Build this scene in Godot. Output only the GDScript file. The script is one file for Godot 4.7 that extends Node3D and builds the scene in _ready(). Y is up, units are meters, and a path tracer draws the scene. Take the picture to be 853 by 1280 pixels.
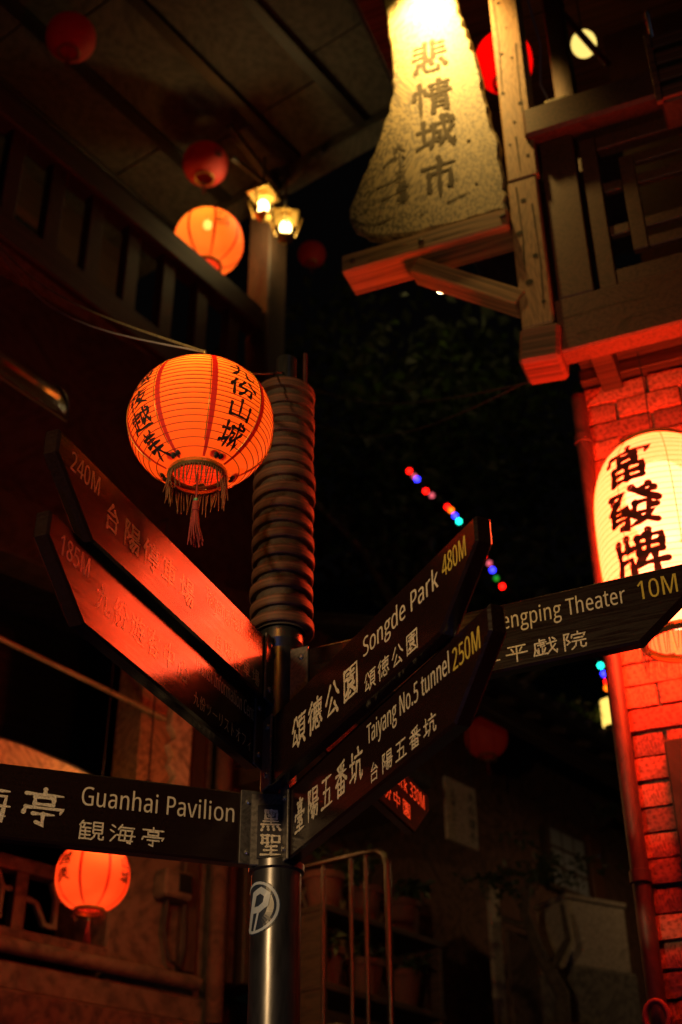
extends Node3D
# A lantern-lit mountain street at night, seen from below: arrow signpost, paper lanterns, timber balconies, brick house.

const K := 0.88                      # metres per unit of the signpost's own measure
const EYE := 1.5
var rng := RandomNumberGenerator.new()
var M := {}
var box_cache := {}
var used_names := {}

# ------------------------------------------------------------------ naming
func numbered(called: String) -> String:
	if not used_names.has(called):
		used_names[called] = 0
		return called
	used_names[called] += 1
	return "%s_%03d" % [called, used_names[called]]

func thing(called: String, label: String, category: String, at := Vector3.ZERO, turn_deg := 0.0, group := "") -> Node3D:
	var o := Node3D.new()
	o.name = numbered(called)
	add_child(o)
	o.position = at
	o.rotation.y = deg_to_rad(turn_deg)
	o.set_meta("label", label)
	o.set_meta("category", category)
	if group != "":
		o.set_meta("group", group)
	return o

func put(mesh: Mesh, called: String, m: Material, parent: Node3D, at := Vector3.ZERO, rot := Vector3.ZERO, stuff := false) -> MeshInstance3D:
	var o := MeshInstance3D.new()
	o.mesh = mesh
	o.material_override = m
	o.name = called
	parent.add_child(o, true)
	o.position = at
	o.rotation = rot
	if stuff:
		o.set_meta("kind", "stuff")
	return o

# ------------------------------------------------------------------ mesh helpers
func st_new() -> SurfaceTool:
	var st := SurfaceTool.new()
	st.begin(Mesh.PRIMITIVE_TRIANGLES)
	return st

func tri(st: SurfaceTool, a: Vector3, b: Vector3, c: Vector3, out: Vector3) -> void:
	var n := (b - a).cross(c - a)
	if n.length_squared() < 1e-18:
		return
	n = n.normalized()
	if n.dot(out) > 0.0:
		var t := b
		b = c
		c = t
	else:
		n = -n
	for p in [a, b, c]:
		st.set_normal(n)
		st.set_uv(Vector2(p.x, p.y))
		st.add_vertex(p)

func quad(st: SurfaceTool, a: Vector3, b: Vector3, c: Vector3, d: Vector3, out: Vector3) -> void:
	tri(st, a, b, c, out)
	tri(st, a, c, d, out)

func add_box(st: SurfaceTool, size: Vector3, bev: float, xf := Transform3D.IDENTITY) -> void:
	var h := size * 0.5
	var b: float = min(bev, min(h.x, min(h.y, h.z)) * 0.6)
	var S := [-1.0, 1.0]
	for s in S:
		for ax in 3:
			var p := []
			for q in [[-1, -1], [1, -1], [1, 1], [-1, 1]]:
				var v := Vector3.ZERO
				v[ax] = s * h[ax]
				v[(ax + 1) % 3] = q[0] * (h[(ax + 1) % 3] - b)
				v[(ax + 2) % 3] = q[1] * (h[(ax + 2) % 3] - b)
				p.append(xf * v)
			var o := Vector3.ZERO
			o[ax] = s
			quad(st, p[0], p[1], p[2], p[3], xf.basis * o)
	if b <= 0.0:
		return
	for ax in 3:                      # edges along ax
		var u := (ax + 1) % 3
		var w := (ax + 2) % 3
		for su in S:
			for sw in S:
				var p := []
				for k in [[-1, 0], [1, 0], [1, 1], [-1, 1]]:
					var v := Vector3.ZERO
					v[ax] = k[0] * (h[ax] - b)
					v[u] = su * (h[u] - (b if k[1] == 1 else 0.0))
					v[w] = sw * (h[w] - (b if k[1] == 0 else 0.0))
					p.append(xf * v)
				var o := Vector3.ZERO
				o[u] = su
				o[w] = sw
				quad(st, p[0], p[1], p[2], p[3], xf.basis * o)
	for sx in S:
		for sy in S:
			for sz in S:
				tri(st, xf * Vector3(sx * h.x, sy * (h.y - b), sz * (h.z - b)), xf * Vector3(sx * (h.x - b), sy * h.y, sz * (h.z - b)), xf * Vector3(sx * (h.x - b), sy * (h.y - b), sz * h.z), xf.basis * Vector3(sx, sy, sz))

func box_mesh(size: Vector3, bev := 0.004) -> Mesh:
	var key := "%.4f %.4f %.4f %.4f" % [size.x, size.y, size.z, bev]
	if not box_cache.has(key):
		var st := st_new()
		add_box(st, size, bev)
		box_cache[key] = st.commit()
	return box_cache[key]

# a box given by its low and high corners
func slab(parent: Node3D, called: String, m: Material, lo: Vector3, hi: Vector3, bev := 0.004) -> MeshInstance3D:
	return put(box_mesh(hi - lo, bev), called, m, parent, (lo + hi) * 0.5)

# a bar of rectangular section between two points
func bar(parent: Node3D, called: String, m: Material, a: Vector3, b: Vector3, w: float, d: float, bev := 0.004) -> MeshInstance3D:
	var o := put(box_mesh(Vector3((b - a).length(), w, d), bev), called, m, parent, (a + b) * 0.5)
	var x := (b - a).normalized()
	var z := Vector3(0, 0, 1) if abs(x.z) < 0.9 else Vector3(1, 0, 0)
	var y := z.cross(x).normalized()
	o.basis = Basis(x, y, x.cross(y))
	return o

func add_tube(st: SurfaceTool, pts: Array, r0: float, r1 := -1.0, segs := 8, closed_ends := true) -> void:
	if r1 < 0.0:
		r1 = r0
	var n := pts.size()
	var rings := []
	var norms := []
	var ref := Vector3(0.13, 0.31, 0.94).normalized()
	for i in n:
		var t: Vector3 = (pts[min(i + 1, n - 1)] - pts[max(i - 1, 0)]).normalized()
		var u := ref - t * ref.dot(t)
		if u.length() < 0.05:
			u = Vector3(1, 0, 0) - t * t.x
		u = u.normalized()
		ref = u
		var v := t.cross(u)
		var r: float = lerp(r0, r1, float(i) / max(1, n - 1))
		var ring := []
		var nr := []
		for k in segs:
			var a := TAU * k / segs
			var d := u * cos(a) + v * sin(a)
			nr.append(d)
			ring.append(pts[i] + d * r)
		rings.append(ring)
		norms.append(nr)
	for i in n - 1:
		for k in segs:
			var k2 := (k + 1) % segs
			var q := [[rings[i][k], norms[i][k]], [rings[i][k2], norms[i][k2]], [rings[i + 1][k2], norms[i + 1][k2]], [rings[i + 1][k], norms[i + 1][k]]]
			smooth_quad(st, q)
	if closed_ends:
		for e in [0, n - 1]:
			var o: Vector3 = (pts[0] - pts[1]) if e == 0 else (pts[n - 1] - pts[n - 2])
			for k in range(1, segs - 1):
				tri(st, rings[e][0], rings[e][k], rings[e][k + 1], o)

func smooth_quad(st: SurfaceTool, q: Array) -> void:
	for f in [[0, 1, 2], [0, 2, 3]]:
		var a: Vector3 = q[f[0]][0]
		var b: Vector3 = q[f[1]][0]
		var c: Vector3 = q[f[2]][0]
		var n := (b - a).cross(c - a)
		if n.length_squared() < 1e-18:
			continue
		var o: Vector3 = q[f[0]][1] + q[f[1]][1] + q[f[2]][1]
		var order: Array = [f[0], f[2], f[1]] if n.dot(o) > 0.0 else f
		for i in order:
			st.set_normal(q[i][1])
			st.set_uv(Vector2(q[i][0].x, q[i][0].y))
			st.add_vertex(q[i][0])

func tube(parent: Node3D, called: String, m: Material, pts: Array, r: float, r1 := -1.0, segs := 8) -> MeshInstance3D:
	var st := st_new()
	add_tube(st, pts, r, r1, segs)
	return put(st.commit(), called, m, parent)

# profile: array of Vector2(radius, y), turned about y
func add_lathe(st: SurfaceTool, prof: Array, segs := 32, xf := Transform3D.IDENTITY) -> void:
	for i in prof.size() - 1:
		var p: Vector2 = prof[i]
		var q: Vector2 = prof[i + 1]
		var d := q - p
		var n2 := Vector2(d.y, -d.x).normalized()
		if n2.x < 0.0 and abs(d.y) > 1e-6:
			n2 = n2
		for k in segs:
			var a := TAU * k / segs
			var b := TAU * (k + 1) / segs
			var c0 := Vector3(cos(a), 0, sin(a))
			var c1 := Vector3(cos(b), 0, sin(b))
			var na := xf.basis * (c0 * n2.x + Vector3(0, n2.y, 0))
			var nb := xf.basis * (c1 * n2.x + Vector3(0, n2.y, 0))
			smooth_quad(st, [[xf * (c0 * p.x + Vector3(0, p.y, 0)), na], [xf * (c1 * p.x + Vector3(0, p.y, 0)), nb], [xf * (c1 * q.x + Vector3(0, q.y, 0)), nb], [xf * (c0 * q.x + Vector3(0, q.y, 0)), na]])

func lathe(parent: Node3D, called: String, m: Material, prof: Array, at := Vector3.ZERO, segs := 32) -> MeshInstance3D:
	var st := st_new()
	add_lathe(st, prof, segs)
	return put(st.commit(), called, m, parent, at)

# outline in x,y (any simple polygon), from z = 0 back to z = -depth, front and back edges bevelled
func inset(poly: PackedVector2Array, d: float) -> PackedVector2Array:
	var n := poly.size()
	var area := 0.0
	for i in n:
		area += poly[i].cross(poly[(i + 1) % n])
	var sgn := 1.0 if area > 0.0 else -1.0
	var out := PackedVector2Array()
	for i in n:
		var e0 := (poly[i] - poly[(i + n - 1) % n]).normalized()
		var e1 := (poly[(i + 1) % n] - poly[i]).normalized()
		var n0 := Vector2(-e0.y, e0.x) * sgn
		var n1 := Vector2(-e1.y, e1.x) * sgn
		var b := (n0 + n1).normalized()
		out.append(poly[i] + b * d / max(0.35, b.dot(n0)))
	return out

func plate(poly: PackedVector2Array, depth: float, bev: float) -> Mesh:
	var st := st_new()
	var n := poly.size()
	var ins := inset(poly, bev)
	var idx := Geometry2D.triangulate_polygon(ins)
	for i in range(0, idx.size(), 3):
		var a := ins[idx[i]]
		var b := ins[idx[i + 1]]
		var c := ins[idx[i + 2]]
		tri(st, Vector3(a.x, a.y, 0), Vector3(b.x, b.y, 0), Vector3(c.x, c.y, 0), Vector3(0, 0, 1))
		tri(st, Vector3(a.x, a.y, -depth), Vector3(b.x, b.y, -depth), Vector3(c.x, c.y, -depth), Vector3(0, 0, -1))
	for i in n:
		var j := (i + 1) % n
		var mid := (poly[i] + poly[j]) * 0.5
		var im := (ins[i] + ins[j]) * 0.5
		var o2 := (mid - im).normalized()
		var o := Vector3(o2.x, o2.y, 0)
		var z1 := -bev
		var z2 := -depth + bev
		quad(st, v3(ins[i], 0), v3(ins[j], 0), v3(poly[j], z1), v3(poly[i], z1), o + Vector3(0, 0, 1))
		quad(st, v3(poly[i], z1), v3(poly[j], z1), v3(poly[j], z2), v3(poly[i], z2), o)
		quad(st, v3(poly[i], z2), v3(poly[j], z2), v3(ins[j], -depth), v3(ins[i], -depth), o - Vector3(0, 0, 1))
	return st.commit()

func v3(p: Vector2, z: float) -> Vector3:
	return Vector3(p.x, p.y, z)

# ------------------------------------------------------------------ materials
func noise_tex(noise_seed: int, freq: float, lo: float, hi: float, w := 256, h := 256, octaves := 4, stretch := 1.0) -> ImageTexture:
	var nz := FastNoiseLite.new()
	nz.seed = noise_seed
	nz.frequency = freq
	nz.fractal_octaves = octaves
	var im := Image.create(w, h, false, Image.FORMAT_RGB8)
	for y in h:
		for x in w:
			# a torus in noise space keeps the tile seamless
			var ax := TAU * x / w
			var ay := TAU * y / h
			var v := nz.get_noise_3d(cos(ax) * 40.0 * stretch + 300.0, sin(ax) * 40.0 * stretch + cos(ay) * 40.0, sin(ay) * 40.0)
			var g: float = clamp(lerp(lo, hi, v * 0.9 + 0.5), 0.0, 1.0)
			im.set_pixel(x, y, Color(g, g, g))
	im.generate_mipmaps()
	return ImageTexture.create_from_image(im)

func lin(r: float, g: float, b: float) -> Color:
	return Color(r, g, b).linear_to_srgb()

var T := {}
func mat(c: Color, rough: float, tex := "", scale := Vector3.ONE, metal := 0.0, relief := 0.0) -> StandardMaterial3D:
	var m := StandardMaterial3D.new()
	m.albedo_color = c
	m.roughness = rough
	m.metallic = metal
	if tex != "":
		m.albedo_texture = T[tex]
		m.uv1_triplanar = true
		m.uv1_scale = scale
		if relief > 0.0:
			m.heightmap_enabled = true
			m.heightmap_texture = T[tex]
			m.heightmap_scale = relief
	return m

func glow(c: Color, e: float, alb := Color(0.8, 0.8, 0.8)) -> StandardMaterial3D:
	var m := StandardMaterial3D.new()
	m.albedo_color = alb
	m.roughness = 0.6
	m.emission_enabled = true
	m.emission = c
	m.emission_energy_multiplier = e
	return m

func make_materials() -> void:
	T.grime = noise_tex(3, 0.07, 0.74, 1.1)
	T.speck = noise_tex(11, 0.16, 0.6, 1.2, 256, 256, 3)
	T.grain = noise_tex(23, 0.05, 0.6, 1.15, 256, 256, 4, 0.12)      # streaks along u
	T.patch = noise_tex(37, 0.06, 0.66, 1.14, 256, 256, 5)
	T.plank = noise_tex(61, 0.16, 0.25, 1.35, 512, 512, 5, 1.6)
	M.board = mat(lin(0.014, 0.006, 0.005), 0.165, "speck", Vector3(6, 14, 6), 0.0, 0.0024)
	M.board.metallic_specular = 0.62
	M.board.roughness_texture = T.grain
	M.board.roughness = 0.2
	M.steel = mat(lin(0.13, 0.13, 0.14), 0.3, "grime", Vector3(3, 0.6, 3), 0.85)
	M.plate = mat(lin(0.16, 0.15, 0.14), 0.42, "grime", Vector3(5, 5, 5), 0.7)
	M.bolt = mat(lin(0.5, 0.48, 0.44), 0.25, "", Vector3.ONE, 0.9)
	M.white_paint = mat(lin(0.74, 0.68, 0.50), 0.165, "speck", Vector3(6, 14, 6), 0.0, 0.0024)
	M.yellow_paint = mat(lin(0.66, 0.52, 0.09), 0.165, "speck", Vector3(6, 14, 6), 0.0, 0.0024)
	M.white_paint.metallic_specular = 0.62
	M.yellow_paint.metallic_specular = 0.62
	M.disc_wood = mat(lin(0.145, 0.062, 0.038), 0.62, "grain", Vector3(2, 9, 2), 0.0, 0.04)
	M.ring_core = mat(lin(0.06, 0.045, 0.04), 0.7, "grime", Vector3(4, 4, 4))
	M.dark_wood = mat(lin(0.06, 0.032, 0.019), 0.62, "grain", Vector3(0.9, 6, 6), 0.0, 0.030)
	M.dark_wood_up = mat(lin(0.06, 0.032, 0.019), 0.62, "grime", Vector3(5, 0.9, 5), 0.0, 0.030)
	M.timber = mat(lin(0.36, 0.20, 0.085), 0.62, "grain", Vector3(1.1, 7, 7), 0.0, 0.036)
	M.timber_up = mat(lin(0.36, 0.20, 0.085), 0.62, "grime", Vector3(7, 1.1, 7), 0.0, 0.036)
	M.red_wood = mat(lin(0.16, 0.055, 0.033), 0.6, "grain", Vector3(0.9, 5, 5), 0.0, 0.030)
	M.maroon = mat(lin(0.105, 0.038, 0.022), 0.55, "grime", Vector3(4, 4, 4), 0.0, 0.015)
	M.plank = mat(lin(0.36, 0.29, 0.14), 0.6, "plank", Vector3(1.1, 1.1, 1.1), 0.0, 0.02)
	M.carved = mat(lin(0.05, 0.036, 0.016), 0.85, "speck", Vector3(9, 9, 9))
	M.brick = []
	for c in [[0.36, 0.10, 0.06], [0.27, 0.07, 0.045], [0.42, 0.13, 0.075], [0.20, 0.06, 0.045]]:
		M.brick.append(mat(lin(c[0], c[1], c[2]), 0.88, "speck", Vector3(1.7, 1.7, 1.7), 0.0, 0.035))
	M.mortar = mat(lin(0.11, 0.095, 0.085), 0.95, "speck", Vector3(3, 3, 3), 0.0, 0.060)
	M.plaster = mat(lin(0.135, 0.09, 0.062), 0.9, "patch", Vector3(0.8, 0.8, 0.8), 0.0, 0.090)
	M.red_plaster = mat(lin(0.115, 0.055, 0.038), 0.9, "patch", Vector3(1.1, 1.1, 1.1), 0.0, 0.090)
	M.pale_plaster = mat(lin(0.55, 0.43, 0.26), 0.9, "patch", Vector3(1.6, 1.6, 1.6), 0.0, 0.120)
	M.dark_brown = mat(lin(0.035, 0.024, 0.017), 0.9, "patch", Vector3(0.9, 0.9, 0.9))  # very dark brown with random patches
	M.stone = mat(lin(0.16, 0.145, 0.125), 0.92, "patch", Vector3(1.4, 1.4, 1.4), 0.0, 0.150)
	M.panel = mat(lin(0.075, 0.072, 0.056), 0.8, "grime", Vector3(0.9, 0.9, 0.9))
	M.pipe_red = mat(lin(0.075, 0.022, 0.02), 0.5, "grime", Vector3(3, 1.2, 3))
	M.roof = mat(lin(0.05, 0.045, 0.04), 0.8, "patch", Vector3(1.5, 1.5, 1.5), 0.0, 0.120)
	M.iron = mat(lin(0.04, 0.035, 0.03), 0.5, "grime", Vector3(4, 4, 4), 0.5)
	M.chrome = mat(lin(0.06, 0.055, 0.05), 0.3, "", Vector3.ONE, 0.95)
	M.wire = mat(lin(0.02, 0.014, 0.012), 0.7)
	M.cord_white = mat(lin(0.45, 0.42, 0.42), 0.6)
	M.bamboo = mat(lin(0.42, 0.34, 0.17), 0.55, "grain", Vector3(1, 6, 6))
	M.ink = mat(lin(0.012, 0.010, 0.012), 0.7)
	M.red_ink = paper(lin(0.08, 0.008, 0.004), Color(0.035, 0.004, 0.002), Color.BLACK, 0.0)
	M.gold = mat(lin(0.55, 0.36, 0.10), 0.32, "speck", Vector3(20, 20, 20), 0.8)
	M.fringe = mat(lin(0.20, 0.09, 0.035), 0.7, "speck", Vector3(30, 8, 30))
	M.tassel = mat(lin(0.30, 0.03, 0.035), 0.75, "speck", Vector3(30, 6, 30))
	M.bead = mat(lin(0.05, 0.35, 0.22), 0.3)
	M.petal = mat(lin(0.03, 0.04, 0.03), 0.5)
	M.pale_rib = paper(lin(0.55, 0.25, 0.08), Color(1.0, 0.92, 0.6), Color.BLACK, 0.0)
	M.rib = mat(lin(0.22, 0.014, 0.008), 0.7)
	M.leaf = mat(lin(0.022, 0.034, 0.012), 0.75)
	M.leaf.backlight_enabled = true
	M.leaf.backlight = Color(0.25, 0.35, 0.1)
	M.leaf_dark = mat(lin(0.03, 0.05, 0.02), 0.45)
	M.bark = mat(lin(0.10, 0.075, 0.05), 0.9, "patch", Vector3(2, 2, 2), 0.0, 0.180)
	M.black_glass = mat(lin(0.012, 0.012, 0.014), 0.15)
	M.pale_pane = mat(lin(0.20, 0.23, 0.28), 0.3)
	M.green_pane = mat(lin(0.05, 0.20, 0.10), 0.4)
	M.white_board = mat(lin(0.40, 0.35, 0.28), 0.8, "grime", Vector3(3, 3, 3))
	M.pot = mat(lin(0.13, 0.045, 0.03), 0.8, "grime", Vector3(5, 5, 5))
	M.sticker = mat(lin(0.40, 0.47, 0.50), 0.4)
	M.sticker_dark = mat(lin(0.02, 0.03, 0.05), 0.35)

# ------------------------------------------------------------------ brush writing: strokes on a 100 x 100 square, y down
var HAN := {
	"台": [[48, 6, 24, 38, 74, 35], [60, 20, 80, 44], [26, 56, 26, 94], [26, 56, 74, 56, 74, 94], [26, 88, 74, 88]],
	"陽": [[10, 8, 10, 96], [10, 8, 30, 8, 18, 36, 32, 56, 20, 66], [48, 8, 48, 40], [48, 8, 86, 8, 86, 40], [48, 24, 86, 24], [48, 40, 86, 40], [38, 50, 96, 50], [56, 52, 38, 74], [48, 62, 90, 62, 84, 92, 72, 90], [62, 64, 44, 88], [76, 64, 56, 94]],
	"停": [[22, 6, 6, 42], [15, 30, 15, 96], [62, 4, 66, 14], [36, 18, 96, 18], [48, 28, 48, 44], [48, 28, 84, 28, 84, 44], [48, 44, 84, 44], [38, 54, 36, 68], [38, 54, 94, 54, 90, 66], [46, 68, 88, 68], [67, 68, 67, 94, 56, 90]],
	"車": [[12, 14, 88, 14], [22, 28, 22, 66], [22, 28, 78, 28, 78, 66], [22, 47, 78, 47], [22, 66, 78, 66], [6, 80, 94, 80], [50, 4, 50, 98]],
	"場": [[4, 36, 36, 36], [20, 10, 20, 78], [2, 82, 38, 70], [50, 8, 50, 38], [50, 8, 86, 8, 86, 38], [50, 23, 86, 23], [50, 38, 86, 38], [40, 48, 97, 48], [58, 50, 42, 74], [50, 60, 92, 60, 86, 94, 74, 92], [66, 62, 48, 88], [80, 62, 60, 96]],
	"九": [[8, 36, 66, 36, 66, 82, 74, 90, 92, 90, 94, 74], [38, 6, 38, 44, 28, 72, 8, 94]],
	"份": [[24, 6, 6, 44], [16, 32, 16, 96], [54, 8, 34, 44], [72, 6, 84, 28, 97, 42], [42, 50, 82, 50, 78, 90, 66, 88], [60, 52, 54, 74, 36, 94]],
	"遊": [[10, 10, 20, 20], [6, 36, 20, 36, 14, 54, 22, 64, 6, 82], [4, 84, 20, 82, 50, 92, 97, 94], [40, 8, 44, 16], [30, 24, 58, 24], [42, 24, 40, 52, 30, 74], [42, 40, 56, 40, 54, 72, 48, 70], [70, 6, 62, 24], [66, 18, 96, 18], [66, 34, 90, 34, 80, 46], [80, 46, 80, 76, 72, 74], [62, 54, 97, 54]],
	"客": [[50, 2, 50, 12], [10, 14, 8, 30], [10, 14, 92, 14, 86, 28], [44, 22, 22, 48], [40, 32, 70, 32, 48, 52, 12, 68], [40, 40, 66, 56, 94, 66], [30, 70, 30, 96], [30, 70, 72, 70, 72, 96], [30, 92, 72, 92]],
	"中": [[16, 26, 16, 64], [16, 26, 84, 26, 84, 64], [16, 62, 84, 62], [50, 4, 50, 98]],
	"心": [[16, 46, 10, 76], [34, 34, 34, 80, 42, 90, 72, 90, 76, 74], [48, 20, 58, 38], [78, 40, 92, 64]],
	"ツ": [[14, 26, 24, 48], [44, 20, 52, 42], [86, 22, 74, 60, 34, 92]],
	"ー": [[10, 50, 92, 50]],
	"リ": [[24, 14, 24, 60], [76, 10, 76, 60, 60, 82, 40, 94]],
	"ス": [[16, 18, 78, 18, 56, 58, 14, 90], [52, 58, 88, 90]],
	"ト": [[38, 6, 38, 96], [38, 40, 80, 60]],
	"オ": [[10, 30, 92, 30], [62, 6, 62, 94, 48, 90], [60, 32, 12, 80]],
	"フ": [[14, 18, 84, 18, 74, 56, 30, 92]],
	"ィ": [[78, 36, 24, 70], [56, 52, 56, 98]],
	"頌": [[20, 8, 6, 40], [32, 6, 46, 34], [22, 44, 10, 82, 40, 78], [34, 62, 44, 88], [50, 10, 98, 10], [72, 10, 66, 24], [56, 24, 56, 74], [56, 24, 92, 24, 92, 74], [56, 40, 92, 40], [56, 56, 92, 56], [56, 72, 92, 72], [66, 76, 50, 96], [80, 76, 97, 95]],
	"德": [[26, 6, 6, 28], [28, 28, 6, 52], [18, 44, 18, 96], [40, 16, 94, 16], [66, 4, 66, 26], [44, 28, 44, 46], [44, 28, 90, 28, 90, 46], [58, 28, 58, 46], [74, 28, 74, 46], [44, 46, 90, 46], [38, 56, 96, 56], [40, 68, 36, 86], [52, 66, 52, 84, 58, 92, 78, 92, 80, 80], [62, 62, 68, 74], [86, 66, 96, 82]],
	"徳": [[26, 6, 6, 28], [28, 28, 6, 52], [18, 44, 18, 96], [40, 16, 94, 16], [66, 4, 66, 26], [44, 30, 44, 52], [44, 30, 90, 30, 90, 52], [58, 30, 58, 52], [74, 30, 74, 52], [44, 52, 90, 52], [40, 68, 36, 86], [52, 66, 52, 84, 58, 92, 78, 92, 80, 80], [62, 62, 68, 74], [86, 66, 96, 82]],
	"公": [[36, 8, 8, 52], [62, 6, 76, 32, 94, 50], [46, 48, 20, 90, 78, 84], [64, 66, 84, 96]],
	"園": [[10, 8, 10, 96], [10, 8, 90, 8, 90, 96], [10, 92, 90, 92], [28, 22, 72, 22], [50, 14, 50, 34], [20, 34, 80, 34], [34, 42, 34, 56], [34, 42, 66, 42, 66, 56], [34, 56, 66, 56], [48, 58, 22, 78], [36, 68, 36, 86], [36, 84, 50, 78], [72, 60, 60, 68], [50, 60, 80, 84]],
	"臺": [[26, 10, 74, 10], [50, 2, 50, 20], [32, 20, 68, 20], [36, 27, 36, 38], [36, 27, 64, 27, 64, 38], [36, 38, 64, 38], [12, 46, 10, 58], [12, 46, 90, 46, 86, 56], [30, 56, 70, 56], [46, 56, 34, 70, 66, 66], [58, 62, 72, 74], [28, 82, 74, 82], [50, 72, 50, 96], [10, 96, 92, 96]],
	"五": [[12, 12, 88, 12], [46, 12, 34, 90], [22, 48, 74, 48, 70, 90], [6, 92, 95, 92]],
	"番": [[74, 4, 22, 14], [30, 20, 38, 30], [70, 18, 62, 30], [8, 34, 92, 34], [50, 12, 50, 60], [46, 36, 10, 62], [54, 36, 92, 60], [26, 62, 26, 96], [26, 62, 74, 62, 74, 96], [26, 78, 74, 78], [26, 94, 74, 94], [50, 62, 50, 94]],
	"坑": [[4, 36, 36, 36], [20, 10, 20, 76], [2, 82, 38, 70], [66, 4, 70, 16], [42, 24, 97, 24], [54, 42, 52, 68, 38, 94], [54, 42, 80, 42, 80, 82, 86, 92, 96, 88, 97, 76]],
	"昇": [[28, 6, 28, 44], [28, 6, 72, 6, 72, 44], [28, 25, 72, 25], [28, 44, 72, 44], [62, 50, 24, 60], [6, 70, 95, 70], [38, 58, 36, 80, 18, 97], [66, 50, 66, 98]],
	"平": [[14, 14, 86, 14], [28, 26, 36, 44], [72, 24, 62, 44], [6, 54, 94, 54], [50, 14, 50, 98]],
	"戯": [[28, 4, 28, 22], [28, 12, 50, 12], [8, 24, 54, 24], [8, 24, 8, 60, 2, 90], [20, 36, 46, 34], [32, 28, 32, 46, 48, 44], [22, 54, 22, 88], [38, 54, 38, 88], [14, 60, 18, 78], [50, 58, 44, 78], [10, 90, 56, 88], [56, 36, 97, 30], [70, 6, 76, 60, 96, 92, 98, 76], [92, 46, 58, 92], [82, 8, 92, 20]],
	"院": [[10, 8, 10, 96], [10, 8, 30, 8, 18, 36, 32, 56, 20, 66], [66, 4, 66, 14], [42, 18, 40, 32], [42, 18, 94, 18, 90, 30], [50, 38, 86, 38], [42, 54, 96, 54], [58, 56, 54, 80, 38, 96], [76, 56, 76, 84, 82, 92, 94, 90, 96, 76]],
	"観": [[18, 4, 6, 26], [12, 15, 48, 15], [26, 15, 20, 34], [10, 30, 8, 96], [12, 38, 48, 38], [12, 56, 46, 56], [12, 74, 46, 74], [12, 93, 50, 93], [28, 38, 28, 93], [58, 8, 58, 62], [58, 8, 92, 8, 92, 62], [58, 26, 92, 26], [58, 44, 92, 44], [58, 62, 92, 62], [66, 64, 62, 82, 50, 96], [80, 64, 80, 86, 86, 92, 96, 90, 97, 78]],
	"海": [[10, 10, 22, 20], [4, 36, 18, 46], [6, 92, 24, 62], [48, 4, 34, 30], [42, 18, 94, 18], [44, 32, 38, 84], [44, 32, 88, 32, 82, 96, 70, 92], [30, 58, 98, 58], [38, 84, 90, 84], [62, 34, 60, 82]],
	"亭": [[50, 2, 50, 12], [10, 16, 90, 16], [30, 24, 30, 42], [30, 24, 70, 24, 70, 42], [30, 42, 70, 42], [12, 52, 8, 66], [12, 52, 90, 52, 86, 64], [28, 68, 74, 68], [50, 68, 50, 96, 36, 90]],
	"山": [[50, 6, 50, 88], [14, 36, 14, 88], [14, 88, 86, 88], [86, 34, 86, 94]],
	"城": [[4, 36, 34, 36], [19, 10, 19, 76], [2, 82, 36, 70], [40, 24, 96, 24], [46, 24, 44, 60, 34, 92], [46, 46, 62, 46, 58, 72, 52, 68], [68, 4, 74, 56, 92, 92, 97, 74], [92, 40, 58, 88], [80, 6, 92, 16]],
	"夜": [[50, 2, 54, 12], [8, 18, 92, 18], [30, 24, 8, 58], [20, 44, 20, 96], [58, 24, 38, 58], [52, 38, 84, 38, 66, 74, 34, 97], [50, 50, 60, 60], [48, 60, 92, 96]],
	"越": [[8, 16, 44, 16], [26, 2, 26, 32], [4, 32, 48, 32], [26, 34, 26, 76], [26, 54, 44, 54], [14, 50, 12, 74, 2, 90], [8, 78, 40, 90, 98, 94], [52, 22, 94, 22], [58, 22, 56, 62, 66, 56], [70, 4, 76, 46, 92, 76, 97, 62], [92, 34, 62, 76], [82, 6, 92, 14]],
	"美": [[34, 2, 40, 14], [66, 2, 60, 14], [16, 18, 84, 18], [24, 32, 76, 32], [10, 46, 92, 46], [50, 18, 50, 46], [8, 64, 94, 64], [50, 48, 44, 72, 8, 96], [54, 64, 70, 84, 96, 97]],
	"富": [[50, 2, 50, 12], [10, 16, 8, 32], [10, 16, 92, 16, 86, 30], [32, 28, 68, 28], [34, 36, 34, 50], [34, 36, 66, 36, 66, 50], [34, 50, 66, 50], [22, 58, 22, 96], [22, 58, 78, 58, 78, 96], [22, 76, 78, 76], [22, 94, 78, 94], [50, 58, 50, 94]],
	"發": [[10, 10, 38, 10, 22, 34, 4, 48], [16, 22, 26, 30], [54, 4, 70, 26, 97, 44], [84, 6, 68, 18], [92, 18, 76, 28], [12, 50, 40, 50, 40, 62], [12, 62, 40, 62], [14, 62, 12, 76], [12, 76, 42, 76, 38, 97, 28, 94], [58, 46, 56, 60, 48, 68], [58, 46, 82, 46, 82, 60, 94, 60], [50, 72, 86, 72, 72, 88, 46, 98], [56, 78, 92, 98]],
	"牌": [[14, 10, 14, 60, 4, 94], [14, 34, 42, 34], [32, 6, 32, 34], [14, 56, 36, 56, 36, 96], [72, 2, 66, 12], [52, 14, 52, 50], [52, 14, 92, 14, 92, 50], [52, 32, 92, 32], [52, 50, 92, 50], [72, 14, 68, 50, 50, 68], [46, 74, 98, 74], [78, 54, 78, 99]],
	"悲": [[40, 4, 40, 56], [60, 4, 60, 56], [14, 14, 40, 14], [12, 30, 40, 30], [8, 48, 40, 44], [60, 14, 88, 14], [60, 30, 88, 30], [60, 46, 92, 46], [20, 68, 12, 90], [34, 66, 36, 88, 44, 96, 70, 96, 74, 82], [48, 60, 56, 74], [80, 66, 92, 86]],
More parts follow.
